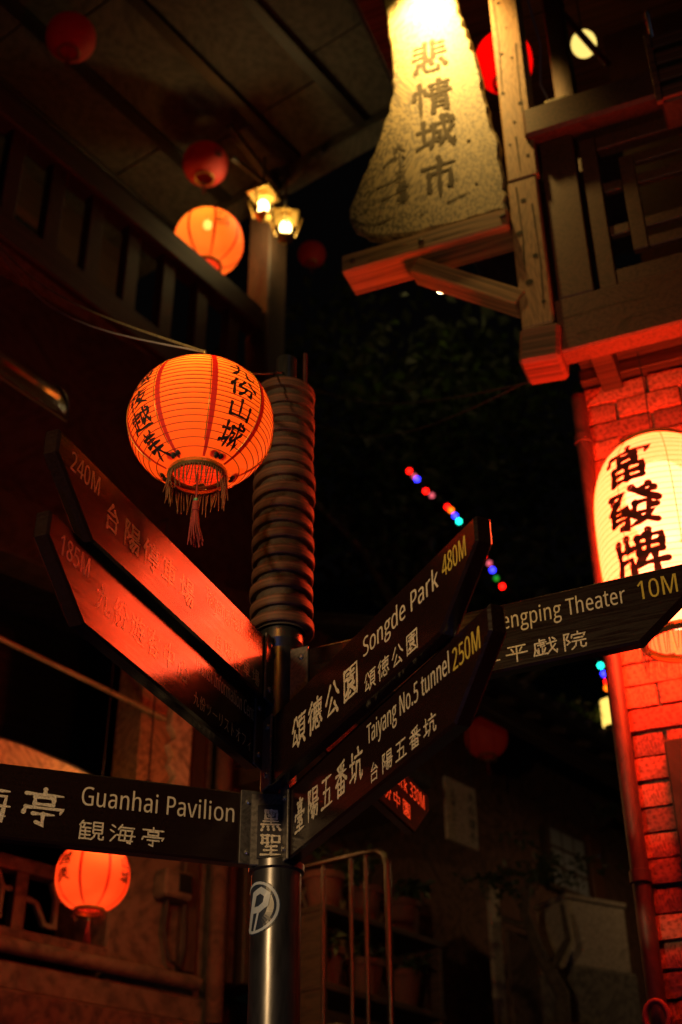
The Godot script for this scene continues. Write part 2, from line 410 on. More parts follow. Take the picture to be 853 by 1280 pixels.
	"情": [[20, 4, 20, 98], [8, 26, 4, 46], [30, 24, 36, 38], [46, 14, 94, 14], [50, 28, 90, 28], [42, 42, 98, 42], [70, 4, 70, 42], [54, 54, 52, 98], [54, 54, 88, 54, 88, 98, 78, 94], [54, 68, 88, 68], [54, 82, 88, 82]],
	"市": [[50, 2, 54, 14], [10, 22, 90, 22], [24, 40, 24, 82], [24, 40, 78, 40, 78, 82, 68, 78], [50, 22, 50, 99]],
	"黑": [[24, 6, 24, 44], [24, 6, 76, 6, 76, 44], [24, 44, 76, 44], [36, 16, 40, 30], [64, 14, 58, 30], [50, 6, 50, 70], [16, 56, 84, 56], [6, 70, 94, 70], [14, 80, 8, 96], [36, 80, 38, 94], [60, 80, 64, 94], [80, 78, 92, 94]],
	"聖": [[8, 10, 44, 10], [14, 10, 14, 46], [36, 10, 36, 50], [14, 24, 36, 24], [10, 44, 40, 42], [56, 12, 56, 40], [56, 12, 88, 12, 88, 40], [56, 40, 88, 40], [30, 60, 76, 58], [22, 76, 80, 76], [52, 58, 52, 94], [8, 96, 94, 94]],
	"大": [[8, 34, 94, 34], [50, 4, 46, 48, 8, 96], [52, 40, 94, 94]],
	"小": [[50, 4, 50, 94, 38, 88], [28, 36, 10, 70], [70, 34, 92, 68]],
	"上": [[46, 6, 46, 90], [46, 40, 82, 40], [6, 92, 95, 92]],
}

# glyphs: array of [character, centre x, centre y, width, height] in the plane; warp puts a plane point (x, y, lift) in space
func writing(glyphs: Array, weight: float, brush: bool, warp: Callable) -> Mesh:
	var st := st_new()
	for g in glyphs:
		var strokes: Array = HAN[g[0]]
		var w: float = weight * min(g[3], g[4])
		var si := 0
		for s in strokes:
			si += 1
			var pts: Array[Vector2] = []
			for i in range(0, s.size(), 2):
				pts.append(Vector2(g[1] + (s[i] / 100.0 - 0.5) * g[3], g[2] - (s[i + 1] / 100.0 - 0.5) * g[4]))
			ribbon(st, pts, w, brush, 0.00005 * si, warp)
	return st.commit()

func ribbon(st: SurfaceTool, src: Array[Vector2], w: float, brush: bool, lift: float, warp: Callable) -> void:
	var pts: Array[Vector2] = []
	var total := 0.0
	for i in src.size() - 1:
		var n := 3
		for k in n:
			pts.append(src[i].lerp(src[i + 1], float(k) / n))
		total += src[i].distance_to(src[i + 1])
	pts.append(src[src.size() - 1])
	var m := pts.size()
	var run := 0.0
	var left: Array[Vector2] = []
	var right: Array[Vector2] = []
	for i in m:
		if i > 0:
			run += pts[i].distance_to(pts[i - 1])
		var f: float = run / max(total, 1e-6)
		var d0 := (pts[i] - pts[max(i - 1, 0)]).normalized() if i > 0 else (pts[1] - pts[0]).normalized()
		var d1 := (pts[min(i + 1, m - 1)] - pts[i]).normalized() if i < m - 1 else d0
		var n0 := Vector2(-d0.y, d0.x)
		var n1 := Vector2(-d1.y, d1.x)
		var b := n0 + n1
		b = n0 if b.length() < 0.3 else b.normalized()
		var wide := w
		if brush:
			wide = w * (1.25 - 0.55 * sin(PI * min(f * 1.25, 1.0)) if f < 0.8 else lerp(1.25, 0.45, (f - 0.8) / 0.2) if total > w * 5.0 else 1.2)
			if abs(d0.x) > 0.9:
				wide *= 0.8
		var k: float = wide * 0.5 / max(0.6, b.dot(n0))
		left.append(pts[i] + b * k)
		right.append(pts[i] - b * k)
	for i in m - 1:
		flat_tri(st, left[i], right[i], right[i + 1], lift, warp)
		flat_tri(st, left[i], right[i + 1], left[i + 1], lift, warp)
	for e in [0, m - 1]:              # round ends
		var c := pts[e]
		var a := left[e] - c
		var sgn := 1.0 if e == 0 else -1.0
		var prev := left[e]
		for k in range(1, 5):
			var q := c + a.rotated(sgn * PI * k / 4.0)
			flat_tri(st, c, prev, q, lift, warp)
			prev = q

func flat_tri(st: SurfaceTool, a: Vector2, b: Vector2, c: Vector2, lift: float, warp: Callable) -> void:
	var x := (b - a).cross(c - a)
	if abs(x) < 1e-14:
		return
	if x > 0.0:                       # clockwise seen from the front
		var t := b
		b = c
		c = t
	var A: Vector3 = warp.call(a, lift)
	var B: Vector3 = warp.call(b, lift)
	var C: Vector3 = warp.call(c, lift)
	var n := -(B - A).cross(C - A)
	if n.length_squared() < 1e-20:
		return
	n = n.normalized()
	for p in [A, B, C]:
		st.set_normal(n)
		st.set_uv(Vector2(p.x, p.y))
		st.add_vertex(p)

func flat_warp(p: Vector2, lift: float) -> Vector3:
	return Vector3(p.x, p.y, lift)

func han_row(text: String, x0: float, x1: float, yc: float, h: float, fill := 0.9) -> Array:
	var out := []
	var n := text.length()
	var pitch := (x1 - x0) / n
	for i in n:
		out.append([text[i], x0 + pitch * (i + 0.5), yc, pitch * fill, h])
	return out

var font_sans: SystemFont
var cap_h := 1.0
var base_y := 0.0

func latin(parent: Node3D, text: String, m: Material, x0: float, x1: float, base: float, cap: float, z: float, measure := "") -> MeshInstance3D:
	var t := TextMesh.new()
	t.font = font_sans
	t.font_size = 64
	t.pixel_size = 0.01
	t.depth = 0.02
	t.text = text if measure == "" else measure
	var ab := t.get_aabb()
	var sx := (x1 - x0) / ab.size.x
	var sy := cap / cap_h
	t.text = text
	ab = t.get_aabb()
	var o := put(t, "lettering", m, parent)
	o.scale = Vector3(sx, sy, 0.02)
	# right end of the text stands at x1
	o.position = Vector3(x1 - ab.end.x * sx, base - base_y * sy, z)
	return o

# ------------------------------------------------------------------ lanterns
func shell_profile(r: float, hh: float, power: float, ribs: int) -> Array:
	# half height hh, radius r, open necks top and bottom
	var prof := []
	var n := ribs * 3
	for i in n + 1:
		var f := float(i) / n
		var y: float = lerp(-0.93, 0.93, f)
		var rr := r * pow(max(0.0, 1.0 - pow(abs(y), power)), 1.0 / power)
		var k := (i % 3)
		var dent := 0.0 if k == 0 else 0.006 * r
		prof.append(Vector2(rr - dent, y * hh))
	return prof

func add_ring(st: SurfaceTool, r: float, y: float, tr: float, segs := 40) -> void:
	var pts := []
	for k in segs + 1:
		var a := TAU * k / segs
		pts.append(Vector3(cos(a) * r, y, sin(a) * r))
	add_tube(st, pts, tr, tr, 5, false)

func body_radius(y: float, r: float, power: float) -> float:
	return r * pow(max(0.0, 1.0 - pow(abs(y), power)), 1.0 / power)

# spec: r radius, hh half height, power, ribs, shell material, columns of writing [[text, azimuth deg, top y, bottom y, width]], ink, light colour/energy/at
func lantern(label: String, at: Vector3, turn: float, r: float, hh: float, power: float, ribs: int, shell: Material, band: Material, columns: Array, ink: Material, lamp_color: Color, lamp_energy: float, lamp_at: float, hang: float, fine := true, lamp_size := 0.03, bulb: Material = null, bulb_r := 0.03) -> Node3D:
	var L := thing("paper_lantern", label, "lantern", at, turn, "paper lanterns hung over the street")
	var prof := shell_profile(r, hh, power, ribs)
	if hh > 0.3:                      # tall shell split in two so each half lets out its own added lamp
		var mid := prof.size() / 2
		lathe(L, "lower_paper", shell, prof.slice(0, mid + 1), Vector3.ZERO, 64)
		lathe(L, "upper_paper", shell, prof.slice(mid), Vector3.ZERO, 64)
		for k in 8:
			var line := []
			for i in 25:
				var y: float = lerp(-0.92, 0.92, i / 24.0)
				var rr := body_radius(y, r, power) * 1.004
				line.append(Vector3(cos(TAU * k / 8 + 0.1) * rr, y * hh, sin(TAU * k / 8 + 0.1) * rr))
			tube(L, "seam", M.pale_rib, line, 0.0013, -1.0, 5)
	else:
		lathe(L, "paper_shell", shell, prof, Vector3.ZERO, 64 if fine else 40)
	if fine:
		var st := st_new()
		for i in ribs + 1:
			var y: float = lerp(-0.93, 0.93, float(i) / ribs)
			add_ring(st, body_radius(y, r, power) + 0.0004, y * hh, 0.0008, 56)
		put(st.commit(), "wire_ribs", M.rib if band else M.pale_rib, L, Vector3.ZERO, Vector3.ZERO, true)
	if band:
		for k in 8:                   # meridian bands
			var a0 := TAU * k / 8.0 + deg_to_rad(29)
			var st2 := st_new()
			var pr := []
			for i in 25:
				var y: float = lerp(-0.92, 0.92, i / 24.0)
				var rr := body_radius(y, r, power) * 1.008
				var hw := 0.038
				var row := []
				for s in [-1.0, 1.0]:
					var n := Vector3(cos(a0 + s * hw), 0, sin(a0 + s * hw))
					row.append([n * rr + Vector3(0, y * hh, 0), (n + Vector3(0, y, 0)).normalized()])
				pr.append(row)
			for i in 24:
				smooth_quad(st2, [pr[i][0], pr[i][1], pr[i + 1][1], pr[i + 1][0]])
			put(st2.commit(), "seam_band", band, L)
			if fine:
				var g := []
				for i in 31:
					var y: float = lerp(-0.8, 0.85, i / 30.0)
					var rr := body_radius(y, r, power) * 1.012
					var aa := a0 + 0.055
					g.append(Vector3(cos(aa) * rr, y * hh, sin(aa) * rr))
				tube(L, "gold_cord", M.gold, g, 0.0011, 0.0011, 5)
	# caps
	var nr := body_radius(0.93, r, power)
	var ny := 0.93 * hh
	lathe(L, "top_cap", M.gold, [Vector2(nr * 0.86, ny - 0.004), Vector2(nr * 1.03, ny - 0.002), Vector2(nr * 1.04, ny + 0.05 * r), Vector2(nr * 0.95, ny + 0.07 * r), Vector2(nr * 0.9, ny + 0.07 * r)], Vector3.ZERO, 36)
	lathe(L, "bottom_ring", M.gold, [Vector2(nr * 0.9, -ny - 0.09 * r), Vector2(nr * 0.96, -ny - 0.09 * r), Vector2(nr * 1.04, -ny - 0.05 * r), Vector2(nr * 1.02, -ny + 0.002), Vector2(nr * 0.88, -ny + 0.004)], Vector3.ZERO, 36)
	tube(L, "handle", M.wire, [Vector3(-nr, ny, 0), Vector3(-nr * 0.7, ny + 0.2 * r, 0), Vector3(0, ny + 0.34 * r, 0), Vector3(nr * 0.7, ny + 0.2 * r, 0), Vector3(nr, ny, 0)], 0.0018)
	tube(L, "hanging_cord", M.wire, [Vector3(0, ny + 0.33 * r, 0), Vector3(0.003, ny + 0.34 * r + hang * 0.5, 0.002), Vector3(0, ny + 0.34 * r + hang, 0)], 0.002)
	# fringe under the ring
	var fl := 0.34 * r if fine else 0.2 * r
	var stf := st_new()
	var nf := 70 if fine else 30
	for i in nf:
		var a := TAU * i / nf + rng.randf_range(-0.03, 0.03)
		var d := Vector3(cos(a), 0, sin(a))
		var ll := fl * rng.randf_range(0.75, 1.1)
		var sway := Vector3(rng.randf_range(-1, 1), 0, rng.randf_range(-1, 1)) * 0.05 * r
		add_tube(stf, [d * nr + Vector3(0, -ny - 0.08 * r, 0), d * nr * 1.01 + Vector3(0, -ny - 0.08 * r - ll * 0.5, 0) + sway * 0.4, d * nr + Vector3(0, -ny - 0.08 * r - ll, 0) + sway], 0.0013 if fine else 0.003, 0.0008, 4, false)
	put(stf.commit(), "fringe", M.fringe, L, Vector3.ZERO, Vector3.ZERO, true)
	if fine:
		for k in 5:                    # dark rosettes round the ring
			var a := TAU * k / 5.0 + 0.9
			var st3 := st_new()
			for q in 5:
				var e := TAU * q / 5.0
				var cpos := Vector3(cos(a) * (nr + 0.012) + cos(e) * 0.010 * -sin(a), -ny + 0.012 + sin(e) * 0.006, sin(a) * (nr + 0.012) + cos(e) * 0.010 * cos(a))
				add_lathe(st3, [Vector2(0.0005, -0.006), Vector2(0.006, -0.003), Vector2(0.008, 0.0), Vector2(0.006, 0.003), Vector2(0.0005, 0.006)], 8, Transform3D(Basis(Vector3(0, 0, 1), 0.3 * q), cpos))
			put(st3.commit(), "rosette", M.petal, L)
	# tassel
	var ty := -ny - 0.09 * r
	tube(L, "tassel_cord", M.tassel, [Vector3(0, -ny, 0), Vector3(0, ty - fl, 0)], 0.0022)
	var tas := lathe(L, "tassel", M.tassel, [Vector2(0.001, 0.0), Vector2(0.030 * r + 0.002, -0.02 * r), Vector2(0.035 * r + 0.002, -0.16 * r), Vector2(0.001, -0.17 * r)], Vector3(0, ty - fl, 0), 12)
	lathe(tas, "bead", M.bead, [Vector2(0.001, 0.035 * r), Vector2(0.03 * r, 0.02 * r), Vector2(0.035 * r, 0.0), Vector2(0.001, -0.01)], Vector3(0, 0.01 * r, 0), 12)
	var stt := st_new()
	for i in (26 if fine else 10):
		var a := TAU * i / 26.0 * (1.0 if fine else 2.6)
		var d := Vector3(cos(a), 0, sin(a))
		var l2 := 0.52 * r * rng.randf_range(0.8, 1.08)
		add_tube(stt, [d * 0.028 * r + Vector3(0, -0.15 * r, 0), d * 0.06 * r + Vector3(0, -0.15 * r - l2 * 0.5, 0), d * 0.075 * r * rng.randf_range(0.6, 1.5) + Vector3(0.03 * r, -0.15 * r - l2, 0)], 0.0016 if fine else 0.003, 0.001, 4, false)
	put(stt.commit(), "tassel_threads", M.tassel, tas, Vector3.ZERO, Vector3.ZERO, true)
	# writing in columns on the paper
	for c in columns:
		var text: String = c[0]
		var n := text.length()
		var az := deg_to_rad(c[1])
		var warp := func(p: Vector2, lift: float) -> Vector3:
			var yy: float = clamp(p.y / hh, -0.92, 0.92)
			var rr: float = body_radius(yy, r, power) * 1.006 + lift
			var a: float = az - p.x / r
			return Vector3(cos(a) * rr, p.y, sin(a) * rr)
		for i in n:
			var y: float = lerp(c[2], c[3], (i + 0.5) / n) * hh
			var ch: float = abs(c[2] - c[3]) / n * hh * 0.86
			put(writing([[text[i], 0.0, y, c[4] * r, ch]], 0.16, true, warp), "painted_character", ink, L)
	if lamp_energy > 0.0:
		var spots := [Vector3(0, lamp_at * hh, r * 0.46)] if hh <= 0.3 else [Vector3(0, 0.42 * hh, 0), Vector3(0, -0.42 * hh, 0)]
		for at_ in spots:
			if bulb:
				lathe(L, "bulb", bulb, sphere_profile(bulb_r, bulb_r * 1.25), at_, 20)
			var o := OmniLight3D.new()
			o.name = "lantern_bulb_light"
			o.light_color = lamp_color
			o.light_energy = lamp_energy / spots.size()
			o.light_size = lamp_size
			o.omni_range = 30.0
			o.omni_attenuation = 2.0
			o.shadow_enabled = true
			o.position = at_
			L.add_child(o, true)
	return L

func paper(alb: Color, through: Color, emit: Color, e: float, sheer := 0.0) -> StandardMaterial3D:
	var m := StandardMaterial3D.new()
	m.albedo_color = Color(alb.r, alb.g, alb.b, 1.0 - sheer)
	if sheer > 0.0:
		m.transparency = BaseMaterial3D.TRANSPARENCY_ALPHA
	m.roughness = 0.75
	m.backlight_enabled = true
	m.backlight = through
	if e > 0.0:
		m.emission_enabled = true
		m.emission = emit
		m.emission_energy_multiplier = e
	return m

func lamp_omni(parent: Node3D, at: Vector3, c: Color, e: float, size: float) -> void:
	var o := OmniLight3D.new()
	o.name = "lamp_light"
	o.light_color = c
	o.light_energy = e
	o.light_size = size
	o.omni_range = 40.0
	o.omni_attenuation = 2.0
	o.shadow_enabled = true
	o.position = at
	parent.add_child(o)

# ------------------------------------------------------------------ the signpost
func build_signpost() -> void:
	var S := thing("signpost", "steel signpost with seven dark brown arrow boards under a column of wooden discs", "signpost", Vector3(-0.1538 * K, 0, -2.9936 * K))
	S.scale = Vector3.ONE * K
	var Y0 := EYE / K
	lathe(S, "pole", M.steel, [Vector2(0.058, 0.0), Vector2(0.057, Y0 + 0.95)], Vector3.ZERO, 48)
	lathe(S, "collar", M.steel, [Vector2(0.057, -0.012), Vector2(0.064, -0.008), Vector2(0.064, 0.008), Vector2(0.057, 0.012), Vector2(0.03, 0.013)], Vector3(0, Y0 + 0.95, 0), 48)
	lathe(S, "upper_pole", M.steel, [Vector2(0.043, Y0 + 0.95), Vector2(0.043, Y0 + 1.50), Vector2(0.056, Y0 + 1.52), Vector2(0.056, Y0 + 1.56)], Vector3.ZERO, 40)
	lathe(S, "disc_core", M.ring_core, [Vector2(0.067, Y0 + 1.55), Vector2(0.067, Y0 + 2.32), Vector2(0.0, Y0 + 2.32)], Vector3.ZERO, 40)
	lathe(S, "top_stub", M.steel, [Vector2(0.03, Y0 + 2.32), Vector2(0.03, Y0 + 2.44), Vector2(0.0, Y0 + 2.45)], Vector3.ZERO, 24)
	tube(S, "rod", M.pipe_red, [Vector3(0.055, Y0 + 2.31, 0.03), Vector3(0.055, Y0 + 2.44, 0.03)], 0.006)
	var nd := 16
	for i in nd:
		var rr := 0.083 + rng.randf_range(-0.0032, 0.0025)
		var t := 0.0140
		var prof := [Vector2(0.06, -t), Vector2(rr - 0.0035, -t), Vector2(rr - 0.0005, -t + 0.003), Vector2(rr, 0.0), Vector2(rr - 0.0005, t - 0.003), Vector2(rr - 0.0035, t), Vector2(0.06, t)]
		var o := lathe(S, "wooden_disc", M.disc_wood, prof, Vector3(rng.randf_range(-0.002, 0.002), Y0 + 1.566 + 0.0492 * i, rng.randf_range(-0.002, 0.002)), 56)
		o.rotation = Vector3(rng.randf_range(-0.045, 0.045), rng.randf() * TAU, rng.randf_range(-0.045, 0.045))
	# boards: turn of the board's x axis, side (+1 tip to +x), front offset, top above the eye, tip, label, rows
	var H := 0.17
	var boards := [
		{"turn": 68.05, "side": -1, "off": -0.005, "yt": 1.515, "tip": 1.013, "label": "upper brown arrow board reading 240M in red lantern glare",
			"han": [["台陽停車場", -0.845, -0.445, 0.084, 0.066, 0.11], ["台陽停車場", -0.35, -0.105, 0.136, 0.042, 0.085]],
			"latin": [["Taiyang Parking Lot", -0.40, -0.10, 0.066, 0.040, ""]], "num": ["240M", -0.966, -0.861, 0.064, 0.043]},
		{"turn": 68.34, "side": -1, "off": -0.029, "yt": 1.352, "tip": 0.982, "label": "lower brown arrow board reading 185M in red lantern glare",
			"han": [["九份遊客中心", -0.81, -0.405, 0.088, 0.062, 0.11], ["九份ツーリストオフィス", -0.389, -0.06, 0.130, 0.034, 0.085]],
			"latin": [["Tourist Information Center", -0.389, -0.06, 0.064, 0.036, ""]], "num": ["185M", -0.94, -0.836, 0.071, 0.043]},
		{"turn": -65.12, "side": 1, "off": 0.05, "yt": 1.289, "tip": 1.046, "label": "brown arrow board reading Songde Park 480M",
			"han": [["頌德公園", 0.195, 0.560, 0.100, 0.078, 0.11], ["頌徳公園", 0.575, 0.820, 0.136, 0.045, 0.085]],
			"latin": [["Songde Park", 0.577, 0.902, 0.073, 0.043, ""]], "num": ["480M", 0.919, 1.008, 0.064, 0.043]},
		{"turn": -66.4, "side": 1, "off": 0.002, "yt": 1.122, "tip": 1.03, "label": "brown arrow board reading Taiyang No.5 tunnel 250M",
			"han": [["臺陽五番坑", 0.108, 0.495, 0.090, 0.076, 0.12], ["台陽五番坑", 0.512, 0.820, 0.134, 0.042, 0.085]],
			"latin": [["Taiyang No.5 tunnel", 0.512, 0.876, 0.066, 0.042, ""]], "num": ["250M", 0.89, 0.993, 0.070, 0.043]},
		{"turn": -25.48, "side": 1, "off": 0.013, "yt": 1.491, "tip": 1.045, "label": "brown arrow board reading Shengping Theater 10M",
			"han": [["昇平戯院", 0.515, 0.786, 0.133, 0.045, 0.085]],
			"latin": [["Shengping Theater", 0.588, 0.879, 0.067, 0.042, "engping Theater"]], "num": ["10M", 0.908, 0.996, 0.068, 0.046]},
		{"turn": 20.0, "side": -1, "off": -0.017, "yt": 1.133, "tip": 1.03, "label": "brown board reading Guanhai Pavilion",
			"han": [["海亭", -0.72, -0.475, 0.092, 0.086, 0.11], ["観海亭", -0.462, -0.252, 0.132, 0.045, 0.085]],
			"latin": [["Guanhai Pavilion", -0.455, -0.1, 0.076, 0.044, ""]], "num": []},
		{"turn": 68.0, "side": 1, "off": 0.0, "yt": 1.52, "tip": 1.137, "label": "brown arrow board pointing away behind the others with red glare on its letters",
			"han": [["九份中園", 0.62, 0.96, 0.118, 0.05, 0.12]],
			"latin": [["Park", 0.80, 0.93, 0.064, 0.042, ""]], "num": ["330M", 0.955, 1.09, 0.064, 0.048]},
	]
	for d in boards:
		var s: float = d.side
		var x0 := 0.052
		var pts := [Vector2(x0, 0), Vector2(d.tip, 0), Vector2(d.tip, -0.053), Vector2(d.tip - 0.148, -H), Vector2(x0, -H)]
		var poly := PackedVector2Array()
		for p in pts:
			poly.append(Vector2(p.x * s, p.y))
		var b := put(plate(poly, 0.036, 0.005), "sign_board", M.board, S)
		b.set_meta("label", d.label)
		b.rotation.y = deg_to_rad(d.turn)
		b.position = Vector3(0, Y0 + d.yt, 0) + b.basis.z * d.off
		for hrow in d.han:
			for g in han_row(hrow[0], hrow[1], hrow[2], -hrow[3], hrow[4], 0.84):
				put(writing([g], hrow[5], hrow[5] > 0.1, flat_warp), "character", M.white_paint, b, Vector3(0, 0, 0.0004))
		for lt in d.latin:
			latin(b, lt[0], M.white_paint, lt[1], lt[2], -lt[3], lt[4], 0.0002, lt[5])
		if d.num.size() > 0:
			latin(b, d.num[0], M.yellow_paint if s > 0 and d.turn < 0 else M.white_paint, d.num[1], d.num[2], -d.num[3], d.num[4], 0.0002)
		# bracket plate and bolts where the board meets the pole
		var px := 0.062 * s
		put(box_mesh(Vector3(0.05, H + 0.006, 0.006), 0.0015), "bracket_plate", M.plate, b, Vector3(px, -H * 0.5, 0.0042))
		for yb in [-0.025, -0.145]:
			var bl := lathe(b, "bolt", M.bolt, [Vector2(0.0075, 0.0), Vector2(0.0075, 0.003), Vector2(0.005, 0.0055), Vector2(0.0, 0.006)], Vector3(px + 0.006 * s, yb, 0.0072), 14)
			bl.rotation.x = PI / 2
	# stickers on the pole, bent round it
	var yc := Y0 + 0.853
	var az0 := deg_to_rad(90 + 46)
	var wrap := func(p: Vector2, lift: float) -> Vector3:
		var a: float = az0 - p.x / 0.0575
		return Vector3(cos(a) * (0.0583 + lift), yc + p.y, sin(a) * (0.0583 + lift))
	put(disc_mesh(0.060, 0.0, wrap), "logo_sticker", M.sticker_dark, S)
	var st := st_new()
	var ringp: Array[Vector2] = []
	for k in 33:
		ringp.append(Vector2(cos(TAU * k / 32), sin(TAU * k / 32)) * 0.054)
	ribbon(st, ringp, 0.006, false, 0.0008, wrap)
	var glyph: Array[Vector2] = [Vector2(-0.022, -0.046), Vector2(-0.004, 0.030), Vector2(0.014, 0.036), Vector2(0.030, 0.024), Vector2(0.026, 0.004), Vector2(0.010, -0.006), Vector2(-0.010, -0.006)]
	ribbon(st, glyph, 0.014, false, 0.0011, wrap)
	var bar2: Array[Vector2] = [Vector2(-0.002, -0.050), Vector2(0.008, -0.012)]
	ribbon(st, bar2, 0.006, false, 0.0014, wrap)
	put(st.commit(), "logo_print", M.sticker, S)
	# black sticker with two brushed characters
	var turn := deg_to_rad(4)
	var bs := put(box_mesh(Vector3(0.062, 0.125, 0.002), 0.0005), "ink_sticker", M.ink, S, Vector3(-0.012, Y0 + 1.022, 0.052), Vector3(0, turn, 0))
	put(writing([["黑", 0.0, 0.027, 0.05, 0.052], ["聖", 0.0, -0.030, 0.052, 0.052]], 0.11, true, flat_warp), "ink_characters", M.white_paint, bs, Vector3(0, 0, 0.0014))
	put(box_mesh(Vector3(0.10, 0.17, 0.010), 0.002), "bracket_plate", M.plate, S, Vector3(-0.01, Y0 + 1.03, 0.044), Vector3(0, turn, 0))

func disc_mesh(r: float, lift: float, warp: Callable) -> Mesh:
	var st := st_new()
	for k in 40:
		var a := TAU * k / 40
		var b := TAU * (k + 1) / 40
		for j in 4:
			var r0 := r * j / 4.0
			var r1 := r * (j + 1) / 4.0
			var p0 := Vector2(cos(a), sin(a))
			var p1 := Vector2(cos(b), sin(b))
			flat_tri(st, p0 * r0, p0 * r1, p1 * r1, lift, warp)
			if j > 0:
				flat_tri(st, p0 * r0, p1 * r1, p1 * r0, lift, warp)
	return st.commit()

# ------------------------------------------------------------------ brick house on the right
const R0 := Vector3(0.812, 0, -3.66)
func build_brick_house() -> void:
	var h := thing("brick_house", "red brick house with a dark timber balcony and a lattice railing panel", "house", R0, -22)
	# the wall: mortar backing, single bricks
	slab(h, "wall_backing", M.mortar, Vector3(0.045, 2.0, -0.22), Vector3(1.75, 4.34, -0.020), 0.0)
	slab(h, "plinth", M.stone, Vector3(0.03, 0, -0.24), Vector3(1.75, 2.0, 0.01), 0.01)
	slab(h, "side_wall", M.plaster, Vector3(0.06, 0, -3.0), Vector3(0.2, 4.34, -0.24), 0.0)
	slab(h, "upper_wall", M.maroon, Vector3(0.2, 4.34, -1.3), Vector3(2.6, 8.2, -1.2), 0.0)
	var variants := []
	for k in 9:
		variants.append(brick_mesh(k))
	var cy := 0.0752
	for row in 31:
		var y := 2.0 + cy * (row + 0.5)
		var x := 0.035 + (0.0 if row % 2 == 0 else -0.113)
		while x < 1.7:
			var x1 := x + 0.218
			var xa: float = max(x, 0.035 + rng.randf_range(-0.004, 0.006))
			var len := x1 - xa - 0.011
			if len > 0.05:
				var o := put(variants[rng.randi() % 9], "brick", M.brick[rng.randi() % 4], h, Vector3(xa + len * 0.5, y + rng.randf_range(-0.002, 0.002), -0.05 + rng.randf_range(-0.005, 0.005)), Vector3(0, rng.randf_range(-0.012, 0.012), rng.randf_range(-0.008, 0.008)))
				o.scale = Vector3(len / 0.209, 1, 1)
			x = x1
	# dark shop panel in front of the wall, lower right
	slab(h, "door_panel", M.dark_brown, Vector3(0.135, 0.0, 0.012), Vector3(1.1, 3.0, 0.05), 0.006)
	# downpipe
	lathe(h, "downpipe", M.pipe_red, [Vector2(0.026, 0.0), Vector2(0.026, 4.28)], Vector3(0.018, 0, 0.035), 20)
	for y in [2.62, 3.45, 4.1]:
		lathe(h, "pipe_clamp", M.pipe_red, [Vector2(0.027, -0.018), Vector2(0.031, -0.016), Vector2(0.031, 0.016), Vector2(0.027, 0.018)], Vector3(0.018, y, 0.035), 20)
	var loop := []
	for k in 17:
		loop.append(Vector3(0.02 + cos(TAU * k / 16) * 0.03, 2.24 + sin(TAU * k / 16) * 0.045, 0.075))
	tube(h, "rope_loop", M.tassel, loop, 0.009)
	# balcony
	slab(h, "edge_beam", M.maroon, Vector3(0.028, 4.245, 0.26), Vector3(2.2, 4.466, 0.34), 0.006)
	slab(h, "balcony_floor", M.dark_wood, Vector3(0.04, 4.40, -1.2), Vector3(2.2, 4.44, 0.26), 0.0)
	for x in [0.1, 0.55, 1.0, 1.45, 1.9]:
		slab(h, "joist", M.dark_wood, Vector3(x, 4.30, -1.0), Vector3(x + 0.07, 4.40, 0.258), 0.004)
	slab(h, "wall_plate", M.dark_wood, Vector3(0.03, 4.345, -0.20), Vector3(2.2, 4.398, 0.03), 0.004)
	slab(h, "corner_stile", M.maroon, Vector3(0.045, 4.468, 0.262), Vector3(0.165, 5.212, 0.338), 0.004)
	slab(h, "handrail", M.maroon, Vector3(0.004, 5.214, 0.20), Vector3(2.2, 5.36, 0.39), 0.012)
	slab(h, "panel_rail", M.maroon, Vector3(0.242, 4.475, 0.28), Vector3(1.1, 4.54, 0.325), 0.003)
	slab(h, "panel_rail", M.maroon, Vector3(0.242, 5.11, 0.28), Vector3(1.1, 5.172, 0.325), 0.003)
	slab(h, "panel_stile", M.maroon, Vector3(0.183, 4.472, 0.278), Vector3(0.24, 5.175, 0.327), 0.003)
	slab(h, "panel_stile", M.maroon, Vector3(1.102, 4.472, 0.278), Vector3(1.16, 5.175, 0.327), 0.003)
	# lattice: nested frames and short ties
	for b in [[0.31, 4.61, 0.36, 5.05], [0.98, 4.61, 1.03, 5.05]]:
		slab(h, "lattice_bar", M.maroon, Vector3(b[0], b[1], 0.290), Vector3(b[2], b[3], 0.318), 0.003)
	for b in [[0.362, 4.61, 0.978, 4.656], [0.362, 5.004, 0.978, 5.05], [0.242, 4.905, 0.308, 4.95], [0.242, 4.70, 0.308, 4.745], [0.362, 4.905, 0.53, 4.95], [0.362, 4.70, 0.53, 4.745], [1.032, 4.905, 1.10, 4.95], [1.032, 4.70, 1.10, 4.745], [0.81, 4.905, 0.978, 4.95], [0.81, 4.70, 0.978, 4.745]]:
		slab(h, "lattice_bar", M.maroon, Vector3(b[0], b[1], 0.292), Vector3(b[2], b[3], 0.316), 0.003)
	for b in [[0.532, 4.70, 0.575, 4.95], [0.765, 4.70, 0.808, 4.95]]:
		slab(h, "lattice_bar", M.maroon, Vector3(b[0], b[1], 0.290), Vector3(b[2], b[3], 0.318), 0.003)
	slab(h, "lattice_bar", M.maroon, Vector3(0.577, 4.80, 0.292), Vector3(0.763, 4.85, 0.316), 0.003)
	# posts
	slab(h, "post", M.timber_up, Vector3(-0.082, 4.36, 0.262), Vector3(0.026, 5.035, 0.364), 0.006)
	slab(h, "post", M.timber_up, Vector3(-0.078, 5.038, 0.262), Vector3(0.034, 8.0, 0.366), 0.006)
